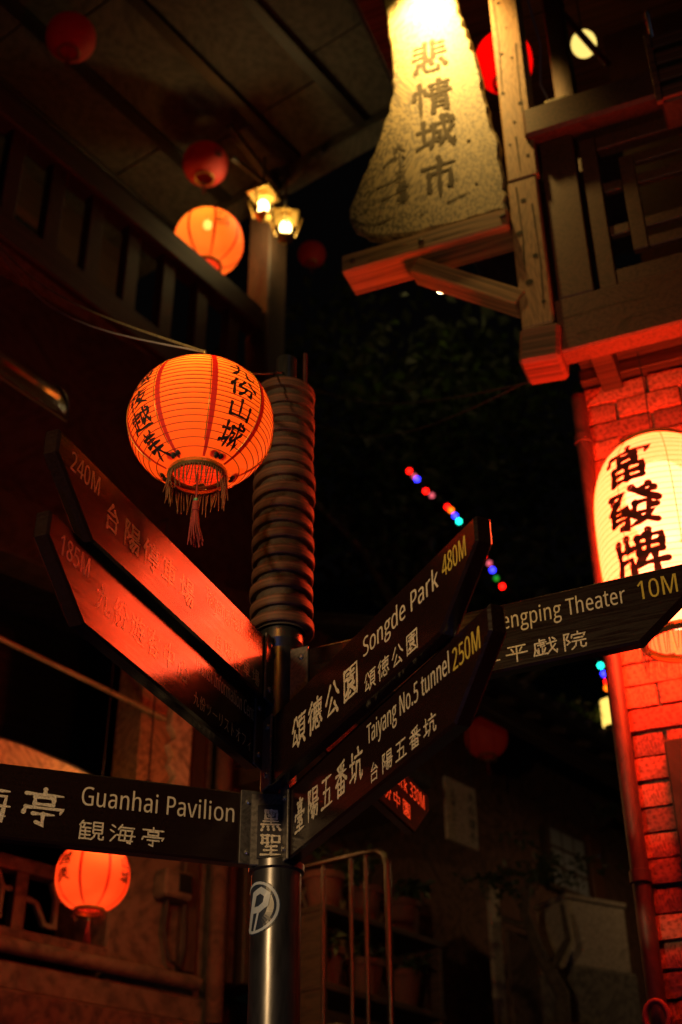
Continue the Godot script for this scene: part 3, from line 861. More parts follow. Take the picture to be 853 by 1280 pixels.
	for q in [[-0.05, 5.72, 0.008], [-0.012, 5.68, 0.006], [-0.06, 5.50, 0.007], [0.0, 5.42, 0.009], [-0.03, 5.33, 0.006], [-0.055, 5.22, 0.005], [0.005, 5.14, 0.007], [-0.02, 5.86, 0.005], [-0.04, 6.02, 0.008]]:
		put(disc_mesh(q[2], 0.0, flat_warp), "knot", M.carved, h, Vector3(q[0], q[1], 0.3672), Vector3(0, 0, q[1] * 7.0))
	for q in [[-0.03, 4.93, 0.010], [-0.055, 4.78, 0.012], [-0.01, 4.66, 0.010], [-0.04, 4.55, 0.013], [0.0, 4.45, 0.008]]:
		put(disc_mesh(q[2], 0.0, flat_warp), "knot", M.carved, h, Vector3(q[0], q[1], 0.3652), Vector3(0, 0, q[1] * 7.0))
	for q in [[-0.10, 4.845], [-0.40, 4.84], [-0.66, 4.842]]:
		var bl := lathe(h, "bolt", M.iron, [Vector2(0.011, 0.0), Vector2(0.011, 0.004), Vector2(0.006, 0.008), Vector2(0.0, 0.009)], Vector3(q[0], q[1], 0.3995), 12)
		bl.rotation.x = PI / 2
	for c in [[[-0.06, 6.1], [-0.055, 5.8], [-0.062, 5.5]], [[0.01, 5.75], [0.004, 5.45], [0.012, 5.2]], [[-0.03, 5.25], [-0.027, 5.07]]]:
		crack(h, c, 0.005, 0.3668)
	for c in [[[-0.05, 5.0], [-0.045, 4.75], [-0.052, 4.6]], [[0.0, 4.9], [0.006, 4.62], [-0.002, 4.42]]]:
		crack(h, c, 0.005, 0.3648)
	for c in [[[-0.69, 4.85], [-0.55, 4.852], [-0.45, 4.846]], [[-0.36, 4.83], [-0.22, 4.834]], [[-0.6, 4.82], [-0.5, 4.823]]]:
		crack(h, c, 0.0045, 0.4008)
	for c in [[[0.05, 4.38], [0.2, 4.384], [0.34, 4.378]], [[0.25, 4.31], [0.5, 4.314]], [[0.09, 4.30], [0.16, 4.302]]]:
		crack(h, c, 0.004, 0.3408)
	var foot := put(box_mesh(Vector3(0.135, 0.145, 0.14), 0.012), "post_foot", M.red_wood, h, Vector3(-0.03, 4.285, 0.30))
	foot.rotation.z = -0.1
	slab(h, "inner_post", M.dark_wood_up, Vector3(0.075, 5.362, -0.1), Vector3(0.155, 8.0, 0.0), 0.005)
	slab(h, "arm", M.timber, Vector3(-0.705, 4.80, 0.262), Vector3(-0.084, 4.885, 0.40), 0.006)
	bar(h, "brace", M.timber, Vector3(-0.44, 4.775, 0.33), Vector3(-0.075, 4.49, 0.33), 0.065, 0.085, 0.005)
	# eave over the balcony
	slab(h, "soffit_beam", M.red_wood, Vector3(-0.86, 7.42, 0.06), Vector3(2.6, 7.56, 0.17), 0.006)
	slab(h, "soffit_beam", M.red_wood, Vector3(-0.92, 7.42, -2.2), Vector3(-0.80, 7.56, 0.058), 0.006)
	for k in 8:
		slab(h, "soffit_board", M.red_wood, Vector3(-0.86, 7.58, 0.16 - 0.27 * (k + 1)), Vector3(2.6, 7.61, 0.152 - 0.27 * k), 0.003)
	slab(h, "roof", M.roof, Vector3(-1.0, 7.64, -3.0), Vector3(2.7, 7.8, 0.9), 0.01)
	slab(h, "ceiling_batten", M.dark_wood, Vector3(0.35, 7.30, -0.55), Vector3(0.75, 7.36, -0.50), 0.003)

func crack(h: Node3D, c: Array, w: float, z: float) -> void:
	var st := st_new()
	var pts: Array[Vector2] = []
	for q in c:
		pts.append(Vector2(q[0], q[1]))
	ribbon(st, pts, w, true, 0.0, flat_warp)
	put(st.commit(), "crack", M.carved, h, Vector3(0, 0, z))

func brick_mesh(k: int) -> Mesh:
	# a fired brick: uneven front face on a 7 x 4 net, ragged chipped edges
	var r := RandomNumberGenerator.new()
	r.seed = 900 + k
	var st := st_new()
	var nx := 7
	var ny := 4
	var w := 0.209
	var h := 0.0655
	var net := []
	for j in ny + 1:
		var row := []
		for i in nx + 1:
			var edge := i == 0 or j == 0 or i == nx or j == ny
			var p := Vector3(w * (float(i) / nx - 0.5), h * (float(j) / ny - 0.5), 0.05)
			p.x += r.randf_range(-0.006, 0.006) if not edge else r.randf_range(-0.0016, 0.0016)
			p.y += r.randf_range(-0.004, 0.004) if not edge else r.randf_range(-0.0014, 0.0014)
			p.z += r.randf_range(-0.0013, 0.0013) - (r.randf_range(0.0, 0.0035) if edge else 0.0)
			row.append(p)
		net.append(row)
	for j in ny:
		for i in nx:
			quad(st, net[j][i], net[j][i + 1], net[j + 1][i + 1], net[j + 1][i], Vector3(0, 0, 1))
	for i in nx:
		for e in [[0, -1.0], [ny, 1.0]]:
			var p: Vector3 = net[e[0]][i]
			var q: Vector3 = net[e[0]][i + 1]
			quad(st, p, q, Vector3(q.x, q.y, -0.05), Vector3(p.x, p.y, -0.05), Vector3(0, e[1], 0))
	for j in ny:
		for e in [[0, -1.0], [nx, 1.0]]:
			var p: Vector3 = net[j][e[0]]
			var q: Vector3 = net[j + 1][e[0]]
			quad(st, p, q, Vector3(q.x, q.y, -0.05), Vector3(p.x, p.y, -0.05), Vector3(e[1], 0, 0))
	return st.commit()

func right_point(x: float, y: float, z: float) -> Vector3:
	return R0 + Basis(Vector3.UP, deg_to_rad(-22)) * Vector3(x, y, z)

func build_plank() -> void:
	var t := thing("wooden_plank_sign", "weathered flared wooden plank with dark carved characters standing on a timber arm", "sign", R0, -22)
	var raw := [[-0.50, 6.62], [-0.512, 6.246], [-0.494, 5.98], [-0.498, 5.695], [-0.53, 5.55], [-0.565, 5.43], [-0.63, 5.29], [-0.67, 5.194], [-0.688, 5.096], [-0.66, 5.03], [-0.61, 4.975], [-0.55, 4.945], [-0.42, 4.92], [-0.25, 4.912], [-0.085, 4.905], [-0.09, 5.08], [-0.098, 5.249], [-0.118, 5.41], [-0.135, 5.573], [-0.153, 5.767], [-0.19, 6.0], [-0.205, 6.10], [-0.222, 6.3], [-0.23, 6.62]]
	var poly := PackedVector2Array()
	for i in raw.size():
		var a := Vector2(raw[i][0], raw[i][1])
		var b := Vector2(raw[(i + 1) % raw.size()][0], raw[(i + 1) % raw.size()][1])
		var n: int = max(1, int(a.distance_to(b) / 0.035))
		for k in n:
			var p := a.lerp(b, float(k) / n)
			poly.append(p + Vector2(rng.randf_range(-1, 1), rng.randf_range(-1, 1)) * 0.008)
	var z := 0.372
	put(plate(poly, 0.05, 0.009), "plank", M.plank, t, Vector3(0, 0, z))
	var big := [["悲", -0.335, 5.835], ["情", -0.335, 5.60], ["城", -0.328, 5.395], ["市", -0.325, 5.165]]
	for g in big:
		put(writing([[g[0], g[1], g[2], 0.155, 0.185 if g[0] != "市" else 0.20]], 0.13, true, flat_warp), "carved_character", M.carved, t, Vector3(0, 0, z + 0.0015))
	var col := ["大", "小", "上", "五", "番", "臺"]
	for i in col.size():
		put(writing([[col[i], -0.478 + 0.002 * i, 5.375 - 0.052 * i, 0.05, 0.046]], 0.15, true, flat_warp), "carved_character", M.carved, t, Vector3(0, 0, z + 0.0015))
	# cracks and knots in the wood
	var cracks := [[[-0.672, 5.075], [-0.62, 5.03], [-0.57, 5.015], [-0.50, 5.03]], [[-0.55, 5.13], [-0.50, 5.14], [-0.44, 5.17]], [[-0.57, 5.20], [-0.52, 5.205], [-0.46, 5.23]], [[-0.30, 5.02], [-0.22, 5.04]], [[-0.54, 5.30], [-0.49, 5.34]]]
	for c in cracks:
		var st := st_new()
		var pts: Array[Vector2] = []
		for q in c:
			pts.append(Vector2(q[0], q[1]))
		ribbon(st, pts, 0.009, true, 0.0, flat_warp)
		put(st.commit(), "crack", M.carved, t, Vector3(0, 0, z + 0.0014))
	for q in [[-0.205, 5.30, 0.008], [-0.19, 5.07, 0.006], [-0.26, 5.12, 0.004], [-0.40, 5.0, 0.005]]:
		put(disc_mesh(q[2], 0.0, flat_warp), "knot", M.carved, t, Vector3(q[0], q[1], z + 0.0014))
	# the floodlight over it, above the frame
	var f := thing("floodlight", "small floodlight fixed over the carved plank sign", "lamp", right_point(-0.36, 6.36, 0.62), -22)
	lathe(f, "housing", M.iron, [Vector2(0.0, 0.16), Vector2(0.04, 0.15), Vector2(0.075, 0.02), Vector2(0.088, -0.06), Vector2(0.080, -0.06), Vector2(0.068, 0.02), Vector2(0.035, 0.13)], Vector3.ZERO, 24)
	lathe(f, "bulb", glow(Color(1.0, 0.82, 0.35), 12.0), [Vector2(0.001, -0.005), Vector2(0.025, 0.005), Vector2(0.035, 0.035), Vector2(0.02, 0.07), Vector2(0.001, 0.085)], Vector3.ZERO, 16)
	tube(f, "arm", M.iron, [Vector3(0, 0.155, 0), Vector3(0, 0.45, -0.1), Vector3(0.02, 0.95, -0.5), Vector3(0.02, 1.05, -0.55)], 0.012)
	var sp := SpotLight3D.new()
	sp.name = "lamp_light"
	sp.light_color = lin(1.0, 0.56, 0.13)
	sp.light_energy = 7.5
	sp.light_size = 0.04
	sp.spot_angle = 36.0
	sp.spot_angle_attenuation = 1.0
	sp.spot_range = 40.0
	sp.spot_attenuation = 2.0
	sp.shadow_enabled = true
	f.add_child(sp)
	sp.position = Vector3(0, 0.03, 0)
	f.basis = Basis(Vector3.UP, deg_to_rad(-22)) * Basis(Vector3.RIGHT, deg_to_rad(38)) * Basis(Vector3.BACK, deg_to_rad(7))
	sp.rotation.x = -PI / 2

func build_balcony_things() -> void:
	# small switch box on the rail
	var b := thing("junction_box", "small pale junction box standing on the balcony handrail beside the timber post", "box", right_point(0.122, 5.361, 0.30), -22)
	put(box_mesh(Vector3(0.085, 0.075, 0.06), 0.006), "case", M.bamboo, b, Vector3(0, 0.038, 0))
	put(box_mesh(Vector3(0.06, 0.05, 0.006), 0.002), "lid", M.white_board, b, Vector3(0, 0.038, 0.033))
	tube(b, "cable", M.cord_white, [Vector3(-0.02, 0.07, 0), Vector3(-0.05, 0.2, 0.0), Vector3(-0.03, 0.42, 0.0), Vector3(-0.055, 0.7, 0.0), Vector3(-0.05, 1.1, 0.0)], 0.004)
	# planter hooked over the rail
	var p := thing("hanging_planter", "dark planter box hooked over the balcony handrail with a curled bracket", "planter", right_point(0.66, 5.06, 0.47), -22)
	for k in 4:
		put(box_mesh(Vector3(0.34, 0.055, 0.014), 0.003), "slat", M.red_wood, p, Vector3(0, -0.02 + 0.085 * k, 0.075))
	put(box_mesh(Vector3(0.33, 0.30, 0.13), 0.006), "trough", M.iron, p, Vector3(0, 0.10, 0))
	for s in [-1, 1]:
		put(box_mesh(Vector3(0.022, 0.34, 0.018), 0.003), "slat_post", M.red_wood, p, Vector3(0.165 * s, 0.10, 0.085))
	tube(p, "hook", M.bolt, [Vector3(-0.15, 0.22, 0.07), Vector3(-0.15, 0.40, 0.07), Vector3(-0.15, 0.435, 0.05), Vector3(-0.15, 0.44, 0.0), Vector3(-0.15, 0.42, -0.10), Vector3(-0.15, 0.37, -0.10)], 0.008)
	put(leaf_cloud(140, Vector3(0.17, 0.09, 0.07), 0.03, 51), "plant", M.leaf_dark, p, Vector3(0, 0.29, 0), Vector3.ZERO, true)
	# paper globe in the upper room
	var g := thing("globe_lamp", "round cream globe lamp glowing behind a dark batten in the upper room", "lamp", Vector3(1.423, 7.62, -5.0) * 0.9 + Vector3(0, 0.15, 0))
	g.position = Vector3(1.2097, 6.942, -4.25)
	lathe(g, "globe", glow(Color(1.0, 0.86, 0.45), 1.3), sphere_profile(0.062, 0.075), Vector3.ZERO, 28)
	tube(g, "cord", M.wire, [Vector3(0, 0.074, 0), Vector3(0, 0.66, 0)], 0.004)
	lathe(g, "cap", M.iron, [Vector2(0.0, 0.1), Vector2(0.018, 0.095), Vector2(0.022, 0.07)], Vector3.ZERO, 14)
	lamp_omni(g, Vector3(0, -0.01, 0), Color(1.0, 0.8, 0.4), 0.01, 0.05)
	var bt := thing("hanging_batten", "dark wooden batten crossing in front of the round globe lamp", "batten", Vector3(1.148, 6.945, -4.14))
	bar(bt, "batten", M.dark_wood, Vector3(-0.16, 0.32, 0), Vector3(0.13, -0.30, 0), 0.034, 0.02)
	tube(bt, "tie", M.wire, [Vector3(-0.16, 0.32, 0), Vector3(-0.16, 0.62, 0)], 0.004)

func sphere_profile(r: float, h: float, n := 14) -> Array:
	var out := []
	for i in n + 1:
		var a := -PI / 2 + PI * i / n
		out.append(Vector2(max(0.0005, cos(a) * r), sin(a) * h))
	return out

func leaf_cloud(n: int, size: Vector3, leaf: float, seed_: int) -> Mesh:
	var r := RandomNumberGenerator.new()
	r.seed = seed_
	var st := st_new()
	var clumps := []
	for k in max(3, n / 40):
		var c := Vector3(r.randfn(0, 0.42), r.randfn(0, 0.42), r.randfn(0, 0.42))
		clumps.append(c.limit_length(1.0))
	for i in n:
		var c: Vector3 = clumps[r.randi() % clumps.size()]
		var p := (c + Vector3(r.randfn(0, 0.17), r.randfn(0, 0.15), r.randfn(0, 0.17))) * size
		var d := Vector3(r.randf_range(-1, 1), r.randf_range(-0.8, 0.5), r.randf_range(-1, 1)).normalized()
		var s := d.cross(Vector3(r.randf_range(-1, 1), 1, r.randf_range(-1, 1))).normalized()
		var l := leaf * r.randf_range(0.6, 1.3)
		var w := l * 0.26
		var up := s.cross(d) * l * 0.12
		var a := p
		var b := p + d * l * 0.5 + s * w + up
		var e := p + d * l
		var f := p + d * l * 0.5 - s * w + up
		tri(st, a, b, e, s.cross(d))
		tri(st, a, e, f, s.cross(d))
	return st.commit()

# ------------------------------------------------------------------ house with the balcony, upper left
const L0 := Vector3(-1.501, 0, -5.8)
func left_point(x: float, y: float, z: float) -> Vector3:
	return L0 + Basis(Vector3.UP, deg_to_rad(54)) * Vector3(x, y, z)

func build_balcony_house() -> void:
	var h := thing("balcony_house", "dim plastered house with a timber balustrade and a panelled canopy ceiling", "house", L0, 54)
	slab(h, "wall", M.red_plaster, Vector3(-4.5, 5.5, -1.6), Vector3(1.75, 6.5, -0.32), 0.01)
	slab(h, "recess_wall", M.dark_brown, Vector3(-4.5, 0, -2.3), Vector3(1.75, 5.49, -2.1), 0.0)
	slab(h, "side_pier", M.dark_brown, Vector3(1.45, 0, -2.09), Vector3(1.75, 5.49, -0.4), 0.01)
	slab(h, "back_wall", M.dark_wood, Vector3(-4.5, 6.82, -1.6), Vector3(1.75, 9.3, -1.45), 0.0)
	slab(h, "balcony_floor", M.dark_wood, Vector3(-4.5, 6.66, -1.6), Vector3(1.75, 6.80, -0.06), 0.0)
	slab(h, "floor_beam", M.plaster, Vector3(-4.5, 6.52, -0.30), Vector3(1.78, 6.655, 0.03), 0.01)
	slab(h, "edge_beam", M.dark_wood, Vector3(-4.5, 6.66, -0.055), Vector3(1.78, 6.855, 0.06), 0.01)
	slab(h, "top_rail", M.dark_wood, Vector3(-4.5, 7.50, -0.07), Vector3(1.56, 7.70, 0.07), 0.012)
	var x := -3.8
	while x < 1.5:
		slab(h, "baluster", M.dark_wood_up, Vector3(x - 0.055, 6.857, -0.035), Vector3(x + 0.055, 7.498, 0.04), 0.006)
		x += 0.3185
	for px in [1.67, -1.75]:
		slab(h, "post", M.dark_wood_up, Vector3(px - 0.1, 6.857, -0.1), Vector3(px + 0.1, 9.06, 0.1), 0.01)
	# windows in the back wall
	for wx in [-2.9, -1.2, 0.4]:
		var f := slab(h, "window", M.maroon, Vector3(wx - 0.45, 7.2, -1.45), Vector3(wx + 0.45, 8.7, -1.40), 0.006)
		for sx in [-1, 1]:
			put(box_mesh(Vector3(0.36, 1.3, 0.01), 0.0), "pane", M.black_glass, f, Vector3(0.205 * sx, 0, 0.028))
	# canopy: ceiling panels between joists
	var rows := [[-1.6, -0.98], [-0.92, -0.42], [-0.36, 0.24], [0.34, 0.86], [0.92, 1.42]]
	for rr in rows:
		var x0 := -4.5
		var step: float = 1.35
		var off: float = fmod(abs(rr[0]) * 0.7, 0.6)
		while x0 < 1.6:
			var x1: float = min(x0 + step - 0.012 + (off if x0 == -4.5 else 0.0), 1.62)
			slab(h, "ceiling_panel", M.panel, Vector3(x0, 9.10 + rng.randf_range(-0.003, 0.003), rr[0]), Vector3(x1, 9.13, rr[1]), 0.002)
			x0 = x1 + 0.012
	for jz in [-0.95, -0.39, 0.29, 0.89, 1.46]:
		slab(h, "joist", M.iron, Vector3(-4.5, 9.06, jz - 0.045), Vector3(1.62, 9.16, jz + 0.045), 0.004)
	slab(h, "end_beam", M.panel, Vector3(1.625, 8.99, -1.6), Vector3(1.80, 9.12, 1.5), 0.008)
	slab(h, "canopy_roof", M.roof, Vector3(-4.6, 9.17, -1.8), Vector3(1.86, 9.26, 1.56), 0.01)
	# brackets with clutter of sticks near the lamp post
	bar(h, "bracket_arm", M.panel, Vector3(1.60, 8.86, 0.12), Vector3(1.0, 8.98, 0.16), 0.05, 0.05)
	bar(h, "bracket_arm", M.panel, Vector3(1.60, 8.80, 0.14), Vector3(1.05, 8.70, 0.16), 0.04, 0.03)
	bar(h, "bracket_arm", M.panel, Vector3(1.62, 8.83, 0.14), Vector3(1.60, 9.0, 0.55), 0.04, 0.04)

func glass_lantern(label: String, at: Vector3, turn: float, e: float, cord: float) -> void:
	var g := thing("glass_lantern", label, "lamp", at, turn, "glass lanterns at the canopy post")
	for sx in [-1, 1]:
		for sz in [-1, 1]:
			bar(g, "corner_bar", M.gold, Vector3(0.05 * sx, -0.1, 0.05 * sz), Vector3(0.085 * sx, 0.09, 0.085 * sz), 0.012, 0.012, 0.002)
	lathe(g, "hood", M.gold, [Vector2(0.0, 0.20), Vector2(0.02, 0.19), Vector2(0.05, 0.14), Vector2(0.125, 0.09), Vector2(0.11, 0.085)], Vector3.ZERO, 4)
	lathe(g, "base", M.gold, [Vector2(0.0, -0.16), Vector2(0.03, -0.14), Vector2(0.07, -0.105), Vector2(0.06, -0.09), Vector2(0.0, -0.09)], Vector3.ZERO, 4)
	lathe(g, "bulb", glow(Color(1.0, 0.86, 0.5), 14.0), sphere_profile(0.042, 0.055), Vector3(0, -0.01, 0), 16)
	tube(g, "stem", M.iron, [Vector3(0, 0.195, 0), Vector3(0, 0.195 + cord, 0)], 0.008)
	lamp_omni(g, Vector3(0, -0.01, 0), lin(1.0, 0.70, 0.28), e, 0.04)

# ------------------------------------------------------------------ lower shop house on the left
const Q0 := Vector3(-0.991, 0, -5.9)
func shop_point(x: float, y: float, z: float) -> Vector3:
	return Q0 + Basis(Vector3.UP, deg_to_rad(44)) * Vector3(x, y, z)

func build_shop_house() -> void:
	var h := thing("shop_house", "old plastered shop house with a pale peeling pillar and a fretwork railing", "house", Q0, 44)
	slab(h, "wall", M.plaster, Vector3(-0.02, 0, -0.5), Vector3(0.62, 3.72, -0.06), 0.01)
	slab(h, "base_wall", M.red_plaster, Vector3(-3.5, 0, -0.4), Vector3(1.1, 2.78, 0.02), 0.01)
	slab(h, "ledge", M.plaster, Vector3(-3.5, 2.782, -0.4), Vector3(0.62, 2.90, -0.02), 0.01)
	tube(h, "ledge_pipe", M.plaster, [Vector3(-3.5, 2.95, 0.0), Vector3(0.45, 2.952, 0.0)], 0.033, 0.033, 14)
	slab(h, "sill", M.red_plaster, Vector3(-3.5, 2.99, -0.34), Vector3(-0.03, 3.035, -0.03), 0.006)
	slab(h, "inner_wall", M.dark_wood, Vector3(-3.5, 2.9, -1.9), Vector3(2.0, 6.4, -1.8), 0.0)
	slab(h, "fascia", M.dark_brown, Vector3(-3.5, 4.72, -0.2), Vector3(0.9, 5.05, 0.0), 0.008)
	slab(h, "upper_wall", M.dark_brown, Vector3(-3.5, 5.06, -0.5), Vector3(0.9, 6.4, -0.1), 0.008)
	# the pillar with chipped edge
	var poly := PackedVector2Array()
	for i in 20:
		poly.append(Vector2(0.20 + rng.randf_range(-0.02, 0.02) + 0.012 * (i % 2), 3.73 + 0.05 * i))
	poly.append(Vector2(0.325, 4.70))
	poly.append(Vector2(0.315, 3.73))
	put(plate(poly, 0.05, 0.004), "pillar_facing", M.pale_plaster, h, Vector3(0, 0, 0.03))
	slab(h, "pillar", mat(lin(0.40, 0.22, 0.10), 0.9, "patch", Vector3(2, 2, 2), 0.0, 0.120), Vector3(0.045, 3.73, -0.24), Vector3(0.33, 4.715, -0.022), 0.006)
	var k := 0
	for xs in [[0.36, 0.45], [0.48, 0.52], [0.56, 0.63], [0.66, 0.70], [0.73, 0.88]]:
		slab(h, "wall_board", M.dark_wood_up if k % 2 == 0 else M.plaster, Vector3(xs[0], 3.0, -0.3), Vector3(xs[1], 4.715, -0.02 - 0.03 * (k % 2)), 0.006)
		k += 1
	# fretwork railing: posts and broken diagonals
	slab(h, "railing_top", M.red_plaster, Vector3(-3.5, 3.29, -0.16), Vector3(-0.14, 3.35, -0.08), 0.005)
	var px := -3.2
	while px < -0.2:
		slab(h, "railing_post", M.red_plaster, Vector3(px - 0.03, 3.037, -0.145), Vector3(px + 0.03, 3.288, -0.085), 0.004)
		var zz := -0.115
		bar(h, "fret", M.plaster, Vector3(px + 0.035, 3.19, zz), Vector3(px + 0.09, 3.18, zz), 0.022, 0.03, 0.003)
		bar(h, "fret", M.plaster, Vector3(px + 0.09, 3.18, zz), Vector3(px + 0.145, 3.09, zz), 0.022, 0.03, 0.003)
		bar(h, "fret", M.plaster, Vector3(px + 0.145, 3.095, zz), Vector3(px + 0.205, 3.095, zz), 0.022, 0.03, 0.003)
		bar(h, "fret", M.plaster, Vector3(px + 0.19, 3.10, zz + 0.003), Vector3(px + 0.19, 3.22, zz + 0.003), 0.022, 0.03, 0.003)
		bar(h, "fret", M.plaster, Vector3(px + 0.19, 3.215, zz), Vector3(px + 0.24, 3.215, zz), 0.022, 0.03, 0.003)
		bar(h, "fret", M.plaster, Vector3(px + 0.16, 3.285, zz), Vector3(px + 0.19, 3.22, zz), 0.022, 0.03, 0.003)
		px += 0.2745
	lathe(h, "drainpipe", M.red_plaster, [Vector2(0.04, 2.78), Vector2(0.04, 4.7)], Vector3(0.515, 0, 0.045), 16)
	# things on that wall
	var m := thing("meter_box", "small grey meter box with a dark window and a looped cable on the plaster wall", "meter", shop_point(0.285, 3.365, -0.055), 44)
	put(box_mesh(Vector3(0.16, 0.13, 0.10), 0.012), "case", M.plaster, m, Vector3(0, 0, 0.05))
	put(box_mesh(Vector3(0.075, 0.085, 0.006), 0.002), "window", M.black_glass, m, Vector3(0.03, 0.005, 0.104))
	tube(m, "cable", M.wire, [Vector3(-0.02, -0.06, 0.04), Vector3(-0.03, -0.2, 0.04), Vector3(0.0, -0.33, 0.05), Vector3(0.06, -0.36, 0.05), Vector3(0.09, -0.26, 0.04), Vector3(0.08, -0.06, 0.04)], 0.011)
	# rigid pale pole
	var pl := thing("bamboo_pole", "thin pale pole slanting across to the peeling pillar", "pole")
	tube(pl, "pole", M.bamboo, [shop_point(-1.6, 4.33, 0.06), shop_point(0.15, 4.15, 0.03)], 0.012)
	# cloth awning, lit from below
	var aw := thing("fabric_awning", "pale orange cloth valance catching warm light before the shop house", "awning", Q0, 44)
	var st := st_new()
	for i in 24:
		for j in 6:
			var q := []
			for c in [[0, 0], [1, 0], [1, 1], [0, 1]]:
				var u: float = (i + c[0]) / 24.0
				var v: float = (j + c[1]) / 6.0
				var xx: float = lerp(-2.2, -0.2, u)
				var yy: float = 3.672 - 0.085 * pow(max(0.0, u - 0.72) / 0.28, 1.3) - 0.30 * v + 0.006 * sin(xx * 21.0) * v
				q.append([Vector3(xx, yy, 0.30 + 0.012 * sin(xx * 14.0) * v), Vector3(0.1 * cos(xx * 14.0), 0.05, 1.0).normalized()])
			smooth_quad(st, q)
	put(st.commit(), "cloth", mat(lin(0.62, 0.40, 0.20), 0.85, "grime", Vector3(2, 2, 2)), aw)
	tube(aw, "front_rod", M.iron, [Vector3(-2.2, 3.672, 0.292), Vector3(-0.76, 3.672, 0.292), Vector3(-0.5, 3.648, 0.292), Vector3(-0.2, 3.59, 0.292)], 0.009)
	tube(aw, "stay", M.iron, [Vector3(-0.3, 3.61, 0.285), Vector3(-0.25, 3.50, 0.0), Vector3(-0.2, 3.32, -0.12)], 0.009)
	# bare bulb under the eave, hidden by the near sign boards
	var bb := thing("bare_bulb", "bare warm bulb hanging in front of the peeling pillar", "lamp", shop_point(-0.34, 3.44, 0.62))
	lathe(bb, "glass", glow(Color(1.0, 0.72, 0.32), 6.0), sphere_profile(0.03, 0.04), Vector3.ZERO, 16)
	lathe(bb, "socket", M.iron, [Vector2(0.016, 0.035), Vector2(0.018, 0.09), Vector2(0.004, 0.1)], Vector3.ZERO, 12)
	var top := Vector3(0, 1.38, 0)
	tube(bb, "flex", M.wire, [Vector3(0, 0.098, 0), Vector3(0, 0.7, 0), top, bb.basis * Vector3(-0.43, 1.42, -0.44)], 0.004)
	lamp_omni(bb, Vector3.ZERO, lin(1.0, 0.50, 0.15), 0.14, 0.03)
	# clear plastic awning at the left edge
	var ac := thing("plastic_awning", "clear curved plastic rain awning with bright rims under the balcony", "awning")
	var base := Vector3(-1.34, 4.98, -4.66)
	var dir := Basis(Vector3.UP, deg_to_rad(54)) * Vector3(1, 0, 0)
	var outw := Basis(Vector3.UP, deg_to_rad(54)) * Vector3(0, 0, 1)
	var st2 := st_new()
	var rim := []
	var prof2 := []
	for j in 11:
		var a := PI * 0.5 * j / 10.0
		prof2.append(outw * (0.02 + 0.20 * sin(a)) + Vector3(0, 0.26 * cos(a) - 0.10, 0))
	for i in 2:
		var line := []
		for q in prof2:
			line.append(base + dir * (-1.6 if i == 0 else 0.0) + q)
		rim.append(line)
	for j in 10:
		smooth_quad(st2, [[rim[0][j], outw + Vector3.UP], [rim[1][j], outw + Vector3.UP], [rim[1][j + 1], outw + Vector3.UP], [rim[0][j + 1], outw + Vector3.UP]])
	var clear := StandardMaterial3D.new()
	clear.transparency = BaseMaterial3D.TRANSPARENCY_ALPHA
	clear.albedo_color = Color(0.42, 0.35, 0.16, 0.6)
	clear.roughness = 0.08
	put(st2.commit(), "sheet", clear, ac)
	tube(ac, "rim", M.chrome, rim[1], 0.009)
	tube(ac, "rim", M.chrome, [rim[0][10], rim[1][10]], 0.010)
	tube(ac, "rim", M.chrome, [rim[0][0], rim[1][0]], 0.010)
	for q in [0.15, 0.8, 1.4]:
		tube(ac, "bracket", M.iron, [base - dir * q + prof2[10], base - dir * q + prof2[0], base - dir * q - outw * 0.5 + Vector3(0, 0.2, 0), base - dir * q - outw * 0.85 + Vector3(0, 0.15, 0)], 0.01)

# ------------------------------------------------------------------ far house, centre right
const C0 := Vector3(0.992, 0, -7.5)
func far_point(x: float, y: float, z: float) -> Vector3:
	return C0 + Basis(Vector3.UP, deg_to_rad(50)) * Vector3(x, y, z)

